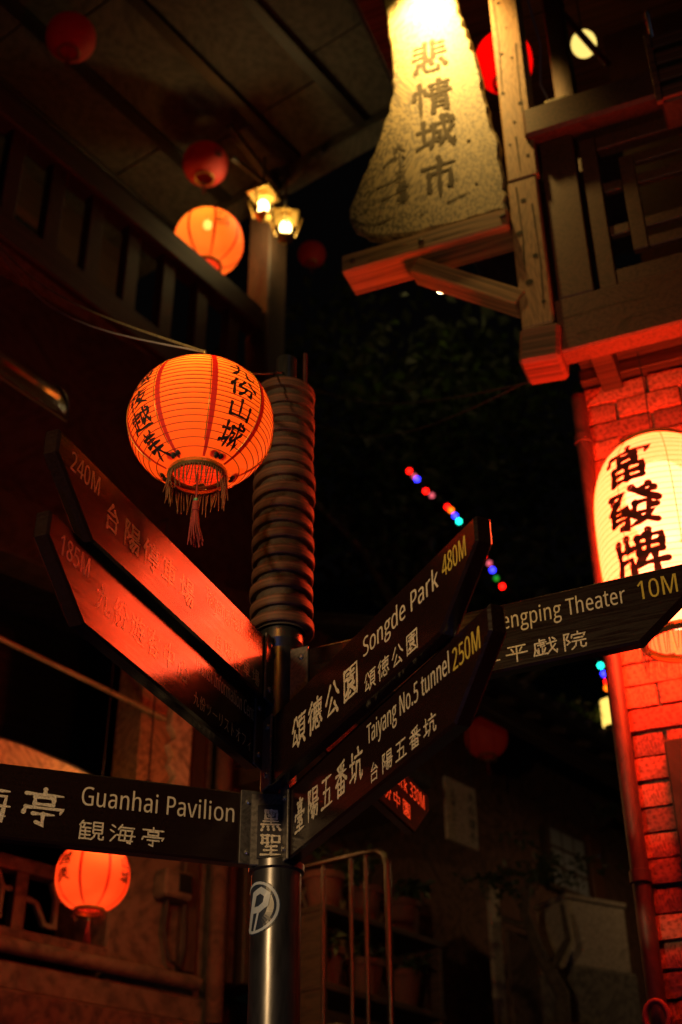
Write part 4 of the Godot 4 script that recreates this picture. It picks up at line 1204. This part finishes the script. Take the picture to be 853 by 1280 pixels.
func build_far_house() -> void:
	var h := thing("tiled_roof_house", "dark low house with an overhanging tiled roof and a lattice window", "house", C0, 50)
	slab(h, "wall", M.red_plaster, Vector3(-1.95, 2.2, -1.2), Vector3(3.2, 5.4, -0.72), 0.01)
	slab(h, "eave_beam", M.dark_wood, Vector3(-0.9, 4.80, -0.10), Vector3(3.2, 4.90, 0.0), 0.008)
	for i in 14:
		bar(h, "rafter", M.dark_wood, far_local(-0.8 + 0.3 * i, 4.94, 0.02), far_local(-0.8 + 0.3 * i, 5.62, -1.6), 0.05, 0.05)
	for i in 22:                       # rows of tiles running up the slope
		var tx := -0.95 + 0.19 * i
		tube(h, "tile_row", M.roof, [Vector3(tx, 5.02, 0.08), Vector3(tx, 5.72, -1.6)], 0.055, 0.055, 8)
	put(box_mesh(Vector3(4.25, 0.04, 1.86), 0.004), "roof_deck", M.roof, h, Vector3(1.08, 5.345, -0.78), Vector3(deg_to_rad(22.5), 0, 0))
	slab(h, "side_beam", M.dark_wood, Vector3(-1.85, 3.95, -0.6), Vector3(-0.92, 4.05, 0.05), 0.006)
	slab(h, "lean_to_roof", M.roof, Vector3(-1.85, 4.06, -0.7), Vector3(-0.95, 4.12, 0.12), 0.006)
	slab(h, "porch_floor", M.stone, Vector3(-1.95, 2.2, -0.7), Vector3(3.2, 2.7, 0.3), 0.01)
	var w := slab(h, "window", M.dark_wood, Vector3(1.46, 4.24, -0.72), Vector3(1.98, 4.70, -0.66), 0.006)
	for i in 3:
		for j in 3:
			put(box_mesh(Vector3(0.135, 0.115, 0.01), 0.0), "pane", M.pale_pane, w, Vector3(-0.155 + 0.155 * i, -0.14 + 0.14 * j, 0.028))
	slab(h, "shutter", M.maroon, Vector3(2.0, 4.20, -0.72), Vector3(2.16, 4.74, -0.64), 0.006)
	slab(h, "door", M.green_pane, Vector3(-1.72, 3.0, -0.72), Vector3(-1.42, 3.66, -0.68), 0.006)
	slab(h, "door_frame", M.dark_wood, Vector3(-1.80, 2.7, -0.72), Vector3(-1.73, 3.8, -0.64), 0.004)
	slab(h, "door_frame", M.dark_wood, Vector3(-1.41, 2.7, -0.72), Vector3(-1.34, 3.8, -0.64), 0.004)
	# notice board
	var n := thing("notice_board", "tall pale notice board with two columns of dark characters under the eave", "sign", far_point(-0.505, 4.07, -0.02), 50)
	put(box_mesh(Vector3(0.29, 0.36, 0.02), 0.003), "panel", M.white_board, n)
	for g in [["大", 0.09, 0.11, 0.06, 0.06], ["山", 0.09, 0.04, 0.06, 0.06], ["城", 0.09, -0.04, 0.06, 0.06], ["小", 0.09, -0.11, 0.06, 0.06], ["五", -0.08, 0.09, 0.05, 0.05], ["平", -0.08, 0.03, 0.05, 0.05], ["上", -0.08, -0.04, 0.05, 0.05]]:
		put(writing([g], 0.13, true, flat_warp), "character", M.ink, n, Vector3(0, 0, 0.012))
	for s in [-1, 1]:
		tube(n, "hanger", M.wire, [Vector3(0.12 * s, 0.18, 0), Vector3(0.12 * s, 0.76, 0)], 0.004)
	# pale box planter, broken pale screen, trunk
	var b := thing("pale_box", "pale square planter box below the lattice window", "planter", far_point(0.92, 3.47, -0.15), 30)
	put(box_mesh(Vector3(0.46, 0.40, 0.30), 0.01), "box", M.white_board, b, Vector3(0, 0.20, 0))
	put(box_mesh(Vector3(0.48, 0.03, 0.32), 0.006), "rim", M.white_board, b, Vector3(0, 0.415, 0))
	slab(b, "stand", M.stone, Vector3(-0.25, -0.77, -0.17), Vector3(0.25, 0.0, 0.17), 0.01)
	var sc := thing("paper_screen", "pale standing screen panel behind the bent tree trunk", "screen", far_point(0.55, 2.75, -0.42), 42)
	put(box_mesh(Vector3(0.09, 1.2, 0.03), 0.004), "panel", M.white_board, sc, Vector3(-0.16, 0.6, 0))
	put(box_mesh(Vector3(0.26, 0.95, 0.03), 0.004), "panel", M.plaster, sc, Vector3(0.06, 0.475, 0.01))
	put(box_mesh(Vector3(0.05, 1.0, 0.03), 0.004), "frame", M.white_board, sc, Vector3(0.26, 0.5, 0.02))
	# dwarf tree
	var t := thing("potted_tree", "bent dwarf tree with a bare dark trunk in front of the pale screen", "tree", far_point(0.36, 2.7, -0.02))
	tube(t, "trunk", M.bark, [Vector3(0, 0.3, 0), Vector3(0.02, 0.55, 0.0), Vector3(-0.1, 0.8, 0), Vector3(-0.16, 1.0, 0.02), Vector3(-0.12, 1.2, 0.0)], 0.05, 0.02, 10)
	tube(t, "branch", M.bark, [Vector3(-0.02, 0.7, 0), Vector3(0.08, 0.85, 0.02), Vector3(0.06, 1.05, 0.03)], 0.026, 0.012, 8)
	tube(t, "branch", M.bark, [Vector3(-0.14, 0.92, 0.02), Vector3(-0.28, 0.96, 0.03), Vector3(-0.32, 1.06, 0.0)], 0.022, 0.01, 8)
	put(leaf_cloud(500, Vector3(0.36, 0.18, 0.2), 0.05, 71), "crown", M.leaf_dark, t, Vector3(-0.05, 1.28, 0), Vector3.ZERO, true)
	lathe(t, "pot", M.pot, [Vector2(0.0, 0.0), Vector2(0.12, 0.0), Vector2(0.16, 0.32), Vector2(0.18, 0.36), Vector2(0.15, 0.36), Vector2(0.13, 0.3), Vector2(0.0, 0.3)], Vector3.ZERO, 24)
	# plant on the roof edge, lit paper lamp behind the downpipe
	var p := thing("roof_plant", "leafy plant growing over the tiled roof beside the lit paper lamp", "plant", far_point(1.10, 5.14, -0.05))
	put(leaf_cloud(220, Vector3(0.28, 0.13, 0.16), 0.07, 72), "leaves", M.leaf, p, Vector3(0, 0.10, 0), Vector3.ZERO, true)
	tube(p, "stem", M.bark, [Vector3(0, -0.05, 0), Vector3(0.02, 0.06, 0), Vector3(0.0, 0.16, 0)], 0.01)
	var q := thing("paper_lamp", "small glowing pale yellow paper lamp beyond the brick corner", "lamp", far_point(1.33, 5.28, 0.02))
	lathe(q, "shade", glow(Color(1.0, 0.82, 0.38), 1.6), [Vector2(0.05, -0.10), Vector2(0.07, -0.09), Vector2(0.07, 0.09), Vector2(0.05, 0.10)], Vector3.ZERO, 20)
	lathe(q, "foot", M.iron, [Vector2(0.0, -0.17), Vector2(0.06, -0.165), Vector2(0.06, -0.10), Vector2(0.0, -0.10)], Vector3.ZERO, 16)
	lamp_omni(q, Vector3.ZERO, Color(1.0, 0.78, 0.36), 0.02, 0.06)
	var pl := thing("added_warm_lamp", "added unseen warm lamp under the tiled eave beyond the brick corner", "lamp", far_point(1.7, 4.45, 0.7))  # unseen lamp, added to brighten the planter box and screen
	lathe(pl, "shade", M.iron, [Vector2(0.0, 0.10), Vector2(0.03, 0.095), Vector2(0.12, 0.02), Vector2(0.115, 0.02), Vector2(0.03, 0.085)], Vector3.ZERO, 20)
	lathe(pl, "bulb", glow(Color(1.0, 0.8, 0.5), 6.0), sphere_profile(0.035, 0.045), Vector3(0, 0.02, 0), 16)
	tube(pl, "flex", M.wire, [Vector3(0, 0.095, 0), Vector3(0, 0.42, -0.1), Vector3(-0.55, 0.46, -0.45)], 0.005)
	lamp_omni(pl, Vector3(0, 0.02, 0), lin(1.0, 0.55, 0.22), 0.24, 0.035)
	# plant at the window eave
	var pw := thing("window_plant", "sprig of yellow green leaves above the lattice window", "plant", far_point(1.80, 4.80, -0.45))
	put(leaf_cloud(90, Vector3(0.22, 0.08, 0.10), 0.06, 73), "leaves", M.leaf, pw, Vector3(0, 0.02, 0), Vector3.ZERO, true)
	tube(pw, "stem", M.bark, [Vector3(0, 0.0, -0.22), Vector3(0.02, 0.04, -0.1), Vector3(0.04, 0.03, 0.08)], 0.008)
	# rail, diamond lattice, pots
	var r := thing("handrail", "bent steel handrail with upright bars catching red light", "handrail", Vector3(0, 2.2, 0))
	tube(r, "top_rail", M.chrome, [Vector3(-0.22, 1.06, -5.55), Vector3(0.08, 1.04, -5.27), Vector3(0.135, 1.035, -5.23), Vector3(0.160, 1.015, -5.21), Vector3(0.172, 0.97, -5.2), Vector3(0.172, 0.0, -5.2)], 0.014, 0.014, 12)
	for q2 in [[-0.085, -5.42], [0.028, -5.32], [0.088, -5.265]]:
		tube(r, "bar", M.chrome, [Vector3(q2[0], 1.04, q2[1]), Vector3(q2[0], 0.0, q2[1])], 0.009, 0.009, 10)
	tube(r, "lower_rail", M.chrome, [Vector3(-0.22, 0.12, -5.55), Vector3(0.17, 0.12, -5.2)], 0.01)
	var dl := thing("diamond_trellis", "thin wooden diamond trellis on the dark wall right of the handrail", "trellis", far_point(-0.88, 3.48, -0.62), 50)
	for i in 7:
		bar(dl, "lath", M.bamboo, Vector3(-0.42 + 0.11 * i, -0.16, 0), Vector3(-0.24 + 0.11 * i, 0.16, 0), 0.014, 0.008, 0.002)
		bar(dl, "lath", M.bamboo, Vector3(-0.24 + 0.11 * i, -0.16, 0.009), Vector3(-0.42 + 0.11 * i, 0.16, 0.009), 0.014, 0.008, 0.002)
	var shelf := thing("plant_shelf", "low shelf of planks carrying flower pots behind the handrail", "shelf", far_point(-1.45, 2.7, 0.05), 50)
	for y in [0.18, 0.52]:
		put(box_mesh(Vector3(0.9, 0.03, 0.26), 0.004), "plank", M.dark_wood, shelf, Vector3(0, y, 0))
	for sx in [-1, 1]:
		put(box_mesh(Vector3(0.03, 0.52, 0.24), 0.003), "side", M.dark_wood, shelf, Vector3(0.43 * sx, 0.25, 0))
	for i in 6:
		var lv := i / 3
		var pot := thing("flower_pot", ("terracotta flower pot with dark leaves on the lower plank of the shelf" if lv == 0 else "terracotta flower pot with dark leaves on the upper plank of the shelf"), "flower pot", far_point(-1.75 + 0.29 * (i % 3), 2.7 + (0.196 if lv == 0 else 0.536), 0.05), 0.0, "flower pots on the shelf")
		lathe(pot, "pot", M.pot, [Vector2(0.0, 0.0), Vector2(0.065, 0.0), Vector2(0.09, 0.15), Vector2(0.10, 0.15), Vector2(0.10, 0.18), Vector2(0.085, 0.18), Vector2(0.08, 0.14), Vector2(0.0, 0.14)], Vector3.ZERO, 20)
		put(leaf_cloud(120, Vector3(0.14, 0.10, 0.14), 0.06, 80 + i), "leaves", M.leaf_dark, pot, Vector3(0, 0.24, 0), Vector3.ZERO, true)

func far_local(x: float, y: float, z: float) -> Vector3:
	return Vector3(x, y, z)

# ------------------------------------------------------------------ trees on the slope
func build_tree(label: String, at: Vector3, height: float, crown: Vector3, n: int, seed_: int) -> void:
	var t := thing("hillside_tree", label, "tree", at, 0.0, "trees on the dark slope")
	tube(t, "trunk", M.bark, [Vector3(0, -0.6, 0), Vector3(0.1, height * 0.3, 0), Vector3(-0.05, height * 0.6, 0.1), Vector3(0.1, height, 0)], 0.22, 0.06, 10)
	for k in 5:
		var a := TAU * k / 5.0
		tube(t, "limb", M.bark, [Vector3(0, height * (0.5 + 0.08 * k), 0), Vector3(cos(a) * crown.x * 0.4, height * (0.65 + 0.08 * k), sin(a) * crown.z * 0.4), Vector3(cos(a) * crown.x * 0.8, height * (0.72 + 0.08 * k), sin(a) * crown.z * 0.8)], 0.06, 0.02, 7)
	put(leaf_cloud(n, crown, 0.15, seed_), "crown", M.leaf, t, Vector3(0, height * 0.95, 0), Vector3.ZERO, true)

func build_fairy_lights() -> void:
	var t := thing("fairy_lights", "string of small red, blue, orange and green bulbs along the dark roof line", "string lights")
	var cols := {"r": Color(1, 0.06, 0.03), "p": Color(0.75, 0.3, 0.35), "b": Color(0.16, 0.16, 1.0), "o": Color(1, 0.4, 0.03), "c": Color(0.1, 0.9, 0.75), "g": Color(0.1, 0.5, 0.1)}
	var e := {"r": 7.0, "p": 2.0, "b": 8.0, "o": 4.0, "c": 6.0, "g": 1.5}
	# measured along the roof line: x, y, z in metres
	var spots := [["r", 0.5328, 7.322], ["p", 0.571, 7.272], ["b", 0.590, 7.246], ["r", 0.652, 7.135], ["p", 0.697, 7.095], ["r", 0.811, 6.988], ["o", 0.838, 6.959], ["b", 0.865, 6.909], ["c", 0.892, 6.859], ["r", 1.057, 6.554], ["p", 1.096, 6.489], ["b", 1.117, 6.431], ["g", 1.14, 6.36], ["r", 1.178, 6.291], ["b", 1.35, 6.08], ["o", 1.46, 5.97], ["r", 1.62, 5.83], ["c", 1.827, 5.643], ["b", 1.843, 5.580], ["r", 1.857, 5.517], ["o", 1.852, 5.469]]
	var wire := [Vector3(0.1, 7.75, -8.5)]
	for s in spots:
		var p := Vector3(s[1], s[2], -8.5)
		wire.append(p + Vector3(0, 0.03, 0))
		put(ball(), "bulb", fairy_mat(s[0], cols, e), t, p)
	wire.append(Vector3(1.9, 5.36, -8.5))
	tube(t, "wire", M.wire, wire, 0.004, 0.004, 5)

var _ball: Mesh
func ball() -> Mesh:
	if _ball == null:
		var st := st_new()
		add_lathe(st, sphere_profile(0.021, 0.021, 8), 12)
		_ball = st.commit()
	return _ball

func fairy_mat(k: String, cols: Dictionary, e: Dictionary) -> StandardMaterial3D:
	if not M.has("fairy_" + k):
		M["fairy_" + k] = glow(cols[k], e[k], Color(0.1, 0.1, 0.1))
	return M["fairy_" + k]

# ------------------------------------------------------------------ everything
func _ready() -> void:
	rng.seed = 4711
	# camera: low, looking up the pole
	var cam := Camera3D.new()
	cam.name = "camera"
	add_child(cam)
	cam.position = Vector3(0, EYE, 0)
	cam.basis = Basis(Vector3.RIGHT, 0.57022628) * Basis(Vector3.BACK, -0.00811871)
	cam.near = 0.05
	cam.far = 400.0
	var lens := CameraAttributesPhysical.new()
	lens.frustum_focal_length = 31.13
	lens.frustum_focus_distance = 2.55
	lens.exposure_aperture = 2.5
	cam.attributes = lens
	cam.projection = Camera3D.PROJECTION_FRUSTUM
	cam.size = 2.0 * 0.05 * 640.0 / 1660.0
	cam.frustum_offset = Vector2.ZERO
	cam.near = 0.05
	cam.current = true
	# night sky and a trace of moonlight
	var env := Environment.new()
	env.background_mode = Environment.BG_SKY
	var sky := Sky.new()
	var sm := ProceduralSkyMaterial.new()
	sm.sky_top_color = Color(0.06, 0.05, 0.05)
	sm.sky_horizon_color = Color(0.10, 0.07, 0.06)
	sm.ground_bottom_color = Color(0.03, 0.025, 0.02)
	sm.ground_horizon_color = Color(0.06, 0.045, 0.04)
	sm.sky_energy_multiplier = 0.18
	sm.ground_energy_multiplier = 0.18
	sky.sky_material = sm
	env.sky = sky
	env.tonemap_mode = Environment.TONE_MAPPER_LINEAR
	env.tonemap_exposure = 1.0
	env.sdfgi_enabled = true
	env.ssao_enabled = true
	env.ssil_enabled = true
	var we := WorldEnvironment.new()
	we.name = "world_environment"
	we.environment = env
	add_child(we)
	var moon := DirectionalLight3D.new()
	moon.name = "moonlight"
	moon.light_energy = 0.004
	moon.light_color = Color(0.7, 0.8, 1.0)
	moon.light_angular_distance = 0.5
	moon.shadow_enabled = true
	moon.rotation_degrees = Vector3(-50, 35, 0)
	add_child(moon)

	make_materials()
	font_sans = SystemFont.new()
	font_sans.font_names = PackedStringArray(["Droid Sans"])
	var probe := TextMesh.new()
	probe.font = font_sans
	probe.font_size = 64
	probe.pixel_size = 0.01
	probe.text = "H"
	cap_h = probe.get_aabb().size.y
	base_y = probe.get_aabb().position.y

	# the ground
	var ground := put(box_mesh(Vector3(160, 0.4, 160), 0.0), "ground", M.stone, self, Vector3(0, -0.2, 0))
	ground.set_meta("kind", "structure")
	var terrace := put(box_mesh(Vector3(7.0, 2.2, 9.0), 0.0), "terrace_ground", M.stone, self, Vector3(2.4, 1.1, -9.6))
	terrace.set_meta("kind", "structure")
	var st := st_new()
	var hn := FastNoiseLite.new()
	hn.seed = 5
	hn.frequency = 0.08
	var hp := func(i: int, j: int) -> Vector3:
		var x := -40.0 + 2.0 * i
		var z := -12.5 - 2.0 * j
		return Vector3(x, max(-0.1, 2.0 + 0.75 * (-12.5 - z) + 1.6 * hn.get_noise_2d(x * 2.0, z * 2.0) if j > 0 else -0.1), z)
	for i in 40:
		for j in 18:
			quad(st, hp.call(i, j), hp.call(i + 1, j), hp.call(i + 1, j + 1), hp.call(i, j + 1), Vector3(0, 1, 0.5))
	var hill := put(st.commit(), "hill", mat(lin(0.03, 0.035, 0.02), 0.95, "patch", Vector3(0.3, 0.3, 0.3)), self)
	hill.set_meta("kind", "structure")

	build_brick_house()
	build_balcony_house()
	build_shop_house()
	build_far_house()
	build_signpost()
	build_plank()
	build_balcony_things()
	build_lanterns()
	glass_lantern("glass lantern lit yellow beside the canopy post", left_point(1.34, 8.42, 0.22), 20, 0.15, 0.30)
	glass_lantern("second glass lantern tucked against the canopy post", left_point(1.50, 8.29, 0.30), 50, 0.08, 0.43)
	build_fairy_lights()
	build_tree("broad dark leafed tree beyond the plank sign", Vector3(0.75, 1.5, -10.0), 7.2, Vector3(1.7, 2.0, 1.1), 5200, 101)
	build_tree("second dark tree between the balcony and the fairy lights", Vector3(-0.6, 1.5, -13.5), 5.5, Vector3(2.0, 1.8, 1.4), 4200, 102)
	build_tree("dark tree rising behind the tiled roof", Vector3(3.0, 1.5, -13.0), 5.0, Vector3(2.2, 1.8, 1.4), 4200, 103)
	# a lamp in the trees
	var tl := thing("tree_lamp", "tiny bright white lamp hanging among the dark trees", "lamp", Vector3(0.864, 9.21, -8.5))
	lathe(tl, "bulb", glow(Color(1.0, 0.85, 0.6), 40.0), sphere_profile(0.03, 0.045), Vector3.ZERO, 14)
	tube(tl, "wire", M.wire, [Vector3(0, 0.04, 0), Vector3(-0.3, 0.75, -0.8), Vector3(-0.3, 1.2, -2.5)], 0.004)
	lamp_omni(tl, Vector3.ZERO, Color(1.0, 0.8, 0.5), 0.03, 0.03)
	build_wires()
	build_street_lights()

func red_paper() -> StandardMaterial3D:
	return paper(lin(0.72, 0.05, 0.02), Color(1.0, 0.62, 0.42), Color(1.0, 0.03, 0.02), 0.18)

func build_lanterns() -> void:
	var shell := red_paper()
	var band := paper(lin(0.4, 0.016, 0.01), Color(0.5, 0.04, 0.03), Color.BLACK, 0.0)
	var fire := lin(1.0, 0.48, 0.04)
	# the near one over the arrow boards
	lantern("large round red paper lantern with black brushed characters hanging over the arrow boards", Vector3(-0.317 * K, EYE + 1.80 * K, -2.431 * K), 0, 0.165 * K, 0.148 * K, 2.1, 24, shell, band, [["九份山城", 50, 0.52, -0.84, 0.42], ["越夜越美", 141, 0.46, -0.92, 0.46]], M.ink, fire, 0.033, 0.58, 0.02)
	# the glaring one in front of the bricks
	var hot := paper(lin(0.7, 0.1, 0.05), Color(1.0, 1.0, 1.0), lin(1.0, 0.8, 0.2), 0.7, 0.3)
	lantern("large overexposed white yellow lantern with three dark red characters before the brick wall", right_point(0.266, 3.49, 0.30), 0, 0.203, 0.335, 3.0, 32, hot, null, [["富發牌", 131, 0.766, -0.61, 0.84]], M.red_ink, lin(1.0, 0.032, 0.002), 2.25, 0.12, 0.33, true, 0.09, glow(lin(1.0, 0.78, 0.38), 2.6), 0.105)
	# a second one of the same row, right of the frame
	# lanterns of the left side
	lantern("orange red lantern glowing behind the upper balustrade", ray_point(261, 303, 9.4), 0, 0.245, 0.235, 2.2, 20, paper(lin(0.72, 0.05, 0.02), Color(1.0, 0.75, 0.42), lin(1.0, 0.06, 0.008), 0.85, 0.1), band, [["九份", 60, 0.5, -0.2, 0.4]], M.ink, lin(1.0, 0.42, 0.06), 0.035, 0.25, 0.9, false, 0.03, glow(lin(1.0, 0.6, 0.12), 14.0), 0.03)
	var dull_glow := paper(lin(0.35, 0.02, 0.015), Color(0.5, 0.1, 0.08), Color(1.0, 0.04, 0.02), 0.012)  # no lamp inside: a faint red glow is put into the paper
	lantern("small unlit red lantern with painted faint glow hanging above the balustrade lantern", ray_point(257, 205, 9.5), 30, 0.163, 0.150, 2.2, 20, dull_glow, null, [["山城", 80, 0.4, -0.4, 0.4]], M.ink, Color.BLACK, 0.0, 0.0, 0.12, false)
	lantern("faint dark red lantern under the canopy ceiling", ray_point(89, 47, 8.5), 60, 0.158, 0.146, 2.2, 20, dull_glow, null, [], M.ink, Color.BLACK, 0.0, 0.0, 0.22, false)
	lantern("round red lantern glowing before the fretwork railing", ray_point(116, 1096, 5.4), 20, 0.150, 0.142, 2.2, 22, shell, band, [["山城", 40, 0.5, -0.35, 0.42], ["越美", 150, 0.5, -0.35, 0.42]], M.ink, lin(1.0, 0.20, 0.05), 0.04, 0.45, 1.2, false)
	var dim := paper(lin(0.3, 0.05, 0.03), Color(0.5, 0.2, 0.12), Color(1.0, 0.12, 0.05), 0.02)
	lantern("dim brown red lantern with a pale tassel under the tiled roof", ray_point(608, 922, 8.7), 0, 0.14, 0.135, 2.2, 18, dim, null, [], M.ink, Color.BLACK, 0.0, 0.0, 0.10, false)
	lantern("vivid red lantern half hidden between the plank sign and the timber post", ray_point(630, 78, 5.9), 0, 0.127, 0.14, 2.3, 20, paper(lin(0.6, 0.03, 0.02), Color(1, 0.2, 0.1), Color(1.0, 0.022, 0.016), 0.55), null, [["山城", 110, 0.5, -0.5, 0.45]], M.ink, lin(1.0, 0.02, 0.01), 0.02, 0.2, 0.6, false)
	lantern("tiny unlit lantern with painted faint glow lost in the dark between the houses", ray_point(390, 318, 12.5), 0, 0.13, 0.12, 2.2, 16, dull_glow, null, [], M.ink, Color.BLACK, 0.0, 0.0, 0.3, false)

# a place in the street along a line of sight measured in the photograph, depth in metres
func ray_point(u: float, v: float, depth: float) -> Vector3:
	var b := Basis(Vector3.RIGHT, 0.57022628) * Basis(Vector3.BACK, -0.00811871)
	return Vector3(0, EYE, 0) + b * Vector3((u - 426.5) / 1660.0, (640.0 - v) / 1660.0, -1.0) * depth

func build_wires() -> void:
	var a := thing("lantern_wire", "twisted cord strung from the left house to the large red lantern", "wire")
	var top := Vector3(-0.317 * K, EYE + 1.80 * K + 0.165, -2.431 * K)
	var p0 := left_point(-0.72, 6.60, 0.07)
	for j in 2:
		var pts := []
		for i in 15:
			var f := i / 14.0
			var p := p0.lerp(top + Vector3(0, 0.02, 0), f)
			p.y -= (0.10 if j == 0 else 0.17) * sin(PI * f)
			pts.append(p)
		tube(a, "strand", M.bamboo if j == 0 else M.cord_white, pts, 0.0035 if j == 0 else 0.0025, -1.0, 6)
	var b := thing("post_wire", "thin cord from the large red lantern to the top of the disc column", "wire")
	var pts2 := []
	var p1 := Vector3(-0.1538 * K, EYE + 2.40 * K, -2.9936 * K)
	for i in 15:
		var f := i / 14.0
		var p := top.lerp(p1, f)
		p.y -= 0.02 * sin(PI * f)
		pts2.append(p)
	tube(b, "strand", M.wire, pts2, 0.0022, -1.0, 6)
	var c := thing("cable_bundle", "dark sagging cables crossing the night sky to the post foot", "wire")
	for k in 2:
		var q := []
		for i in 13:
			var f := i / 12.0
			var p := left_point(1.7, 7.2 - 0.25 * k, 0.1).lerp(right_point(-0.04, 4.24 + 0.03 * k, 0.23), f)
			p.y -= (0.18 + 0.1 * k) * sin(PI * f)
			q.append(p)
		tube(c, "cable", M.wire, q, 0.003, -1.0, 6)

func build_street_lights() -> void:
	# warm hooded street lamp left of and behind the viewer: lights the board faces and the pole
	var s := thing("street_lamp", "hooded warm street lamp on a wall arm aimed at the signpost", "lamp", Vector3(-1.55, 3.0, 0.2))
	var sp := SpotLight3D.new()
	sp.name = "lamp_light"
	sp.light_color = lin(1.0, 0.60, 0.24)
	sp.light_energy = 5.0
	sp.light_size = 0.06
	sp.spot_angle = 38.0
	sp.spot_angle_attenuation = 1.0
	sp.spot_range = 40.0
	sp.spot_attenuation = 2.0
	sp.shadow_enabled = true
	s.add_child(sp)
	s.look_at_from_position(s.position, Vector3(0.3, 2.8, -2.3), Vector3.UP)
	var hood := lathe(s, "hood", M.iron, [Vector2(0.0, 0.2), Vector2(0.05, 0.19), Vector2(0.1, 0.0), Vector2(0.092, 0.0), Vector2(0.04, 0.17)], Vector3(0, 0, 0.0), 24)
	hood.rotation.x = PI / 2
	hood.position.z = 0.0
	lathe(s, "bulb", glow(Color(1.0, 0.8, 0.5), 8.0), sphere_profile(0.05, 0.05), Vector3(0, 0, 0.07), 16)
	tube(s, "arm", M.iron, [Vector3(0, 0, 0.19), Vector3(0, 0, 0.8), Vector3(0, -0.4, 1.1), Vector3(0, -3.1, 1.1)], 0.02)
	sp.position = Vector3(0, 0, -0.02)
	# cool fluorescent tube of a stall below the frame
	var f := thing("fluorescent_tube", "cool white fluorescent tube over a stall below the signpost", "lamp", Vector3(-0.75, 1.05, -1.15), 20)
	var ft := lathe(f, "tube", glow(Color(0.55, 0.68, 1.0), 4.0), [Vector2(0.001, -0.23), Vector2(0.014, -0.23), Vector2(0.014, 0.23), Vector2(0.001, 0.23)], Vector3.ZERO, 14)
	ft.rotation.z = PI / 2
	put(box_mesh(Vector3(0.56, 0.03, 0.06), 0.004), "holder", M.white_board, f, Vector3(0, -0.035, 0))
	for sx in [-1, 1]:
		put(box_mesh(Vector3(0.03, 1.0, 0.03), 0.003), "stand", M.iron, f, Vector3(0.2 * sx, -0.55, 0))
	lamp_omni(f, Vector3.ZERO, Color(0.5, 0.62, 1.0), 0.22, 0.012)
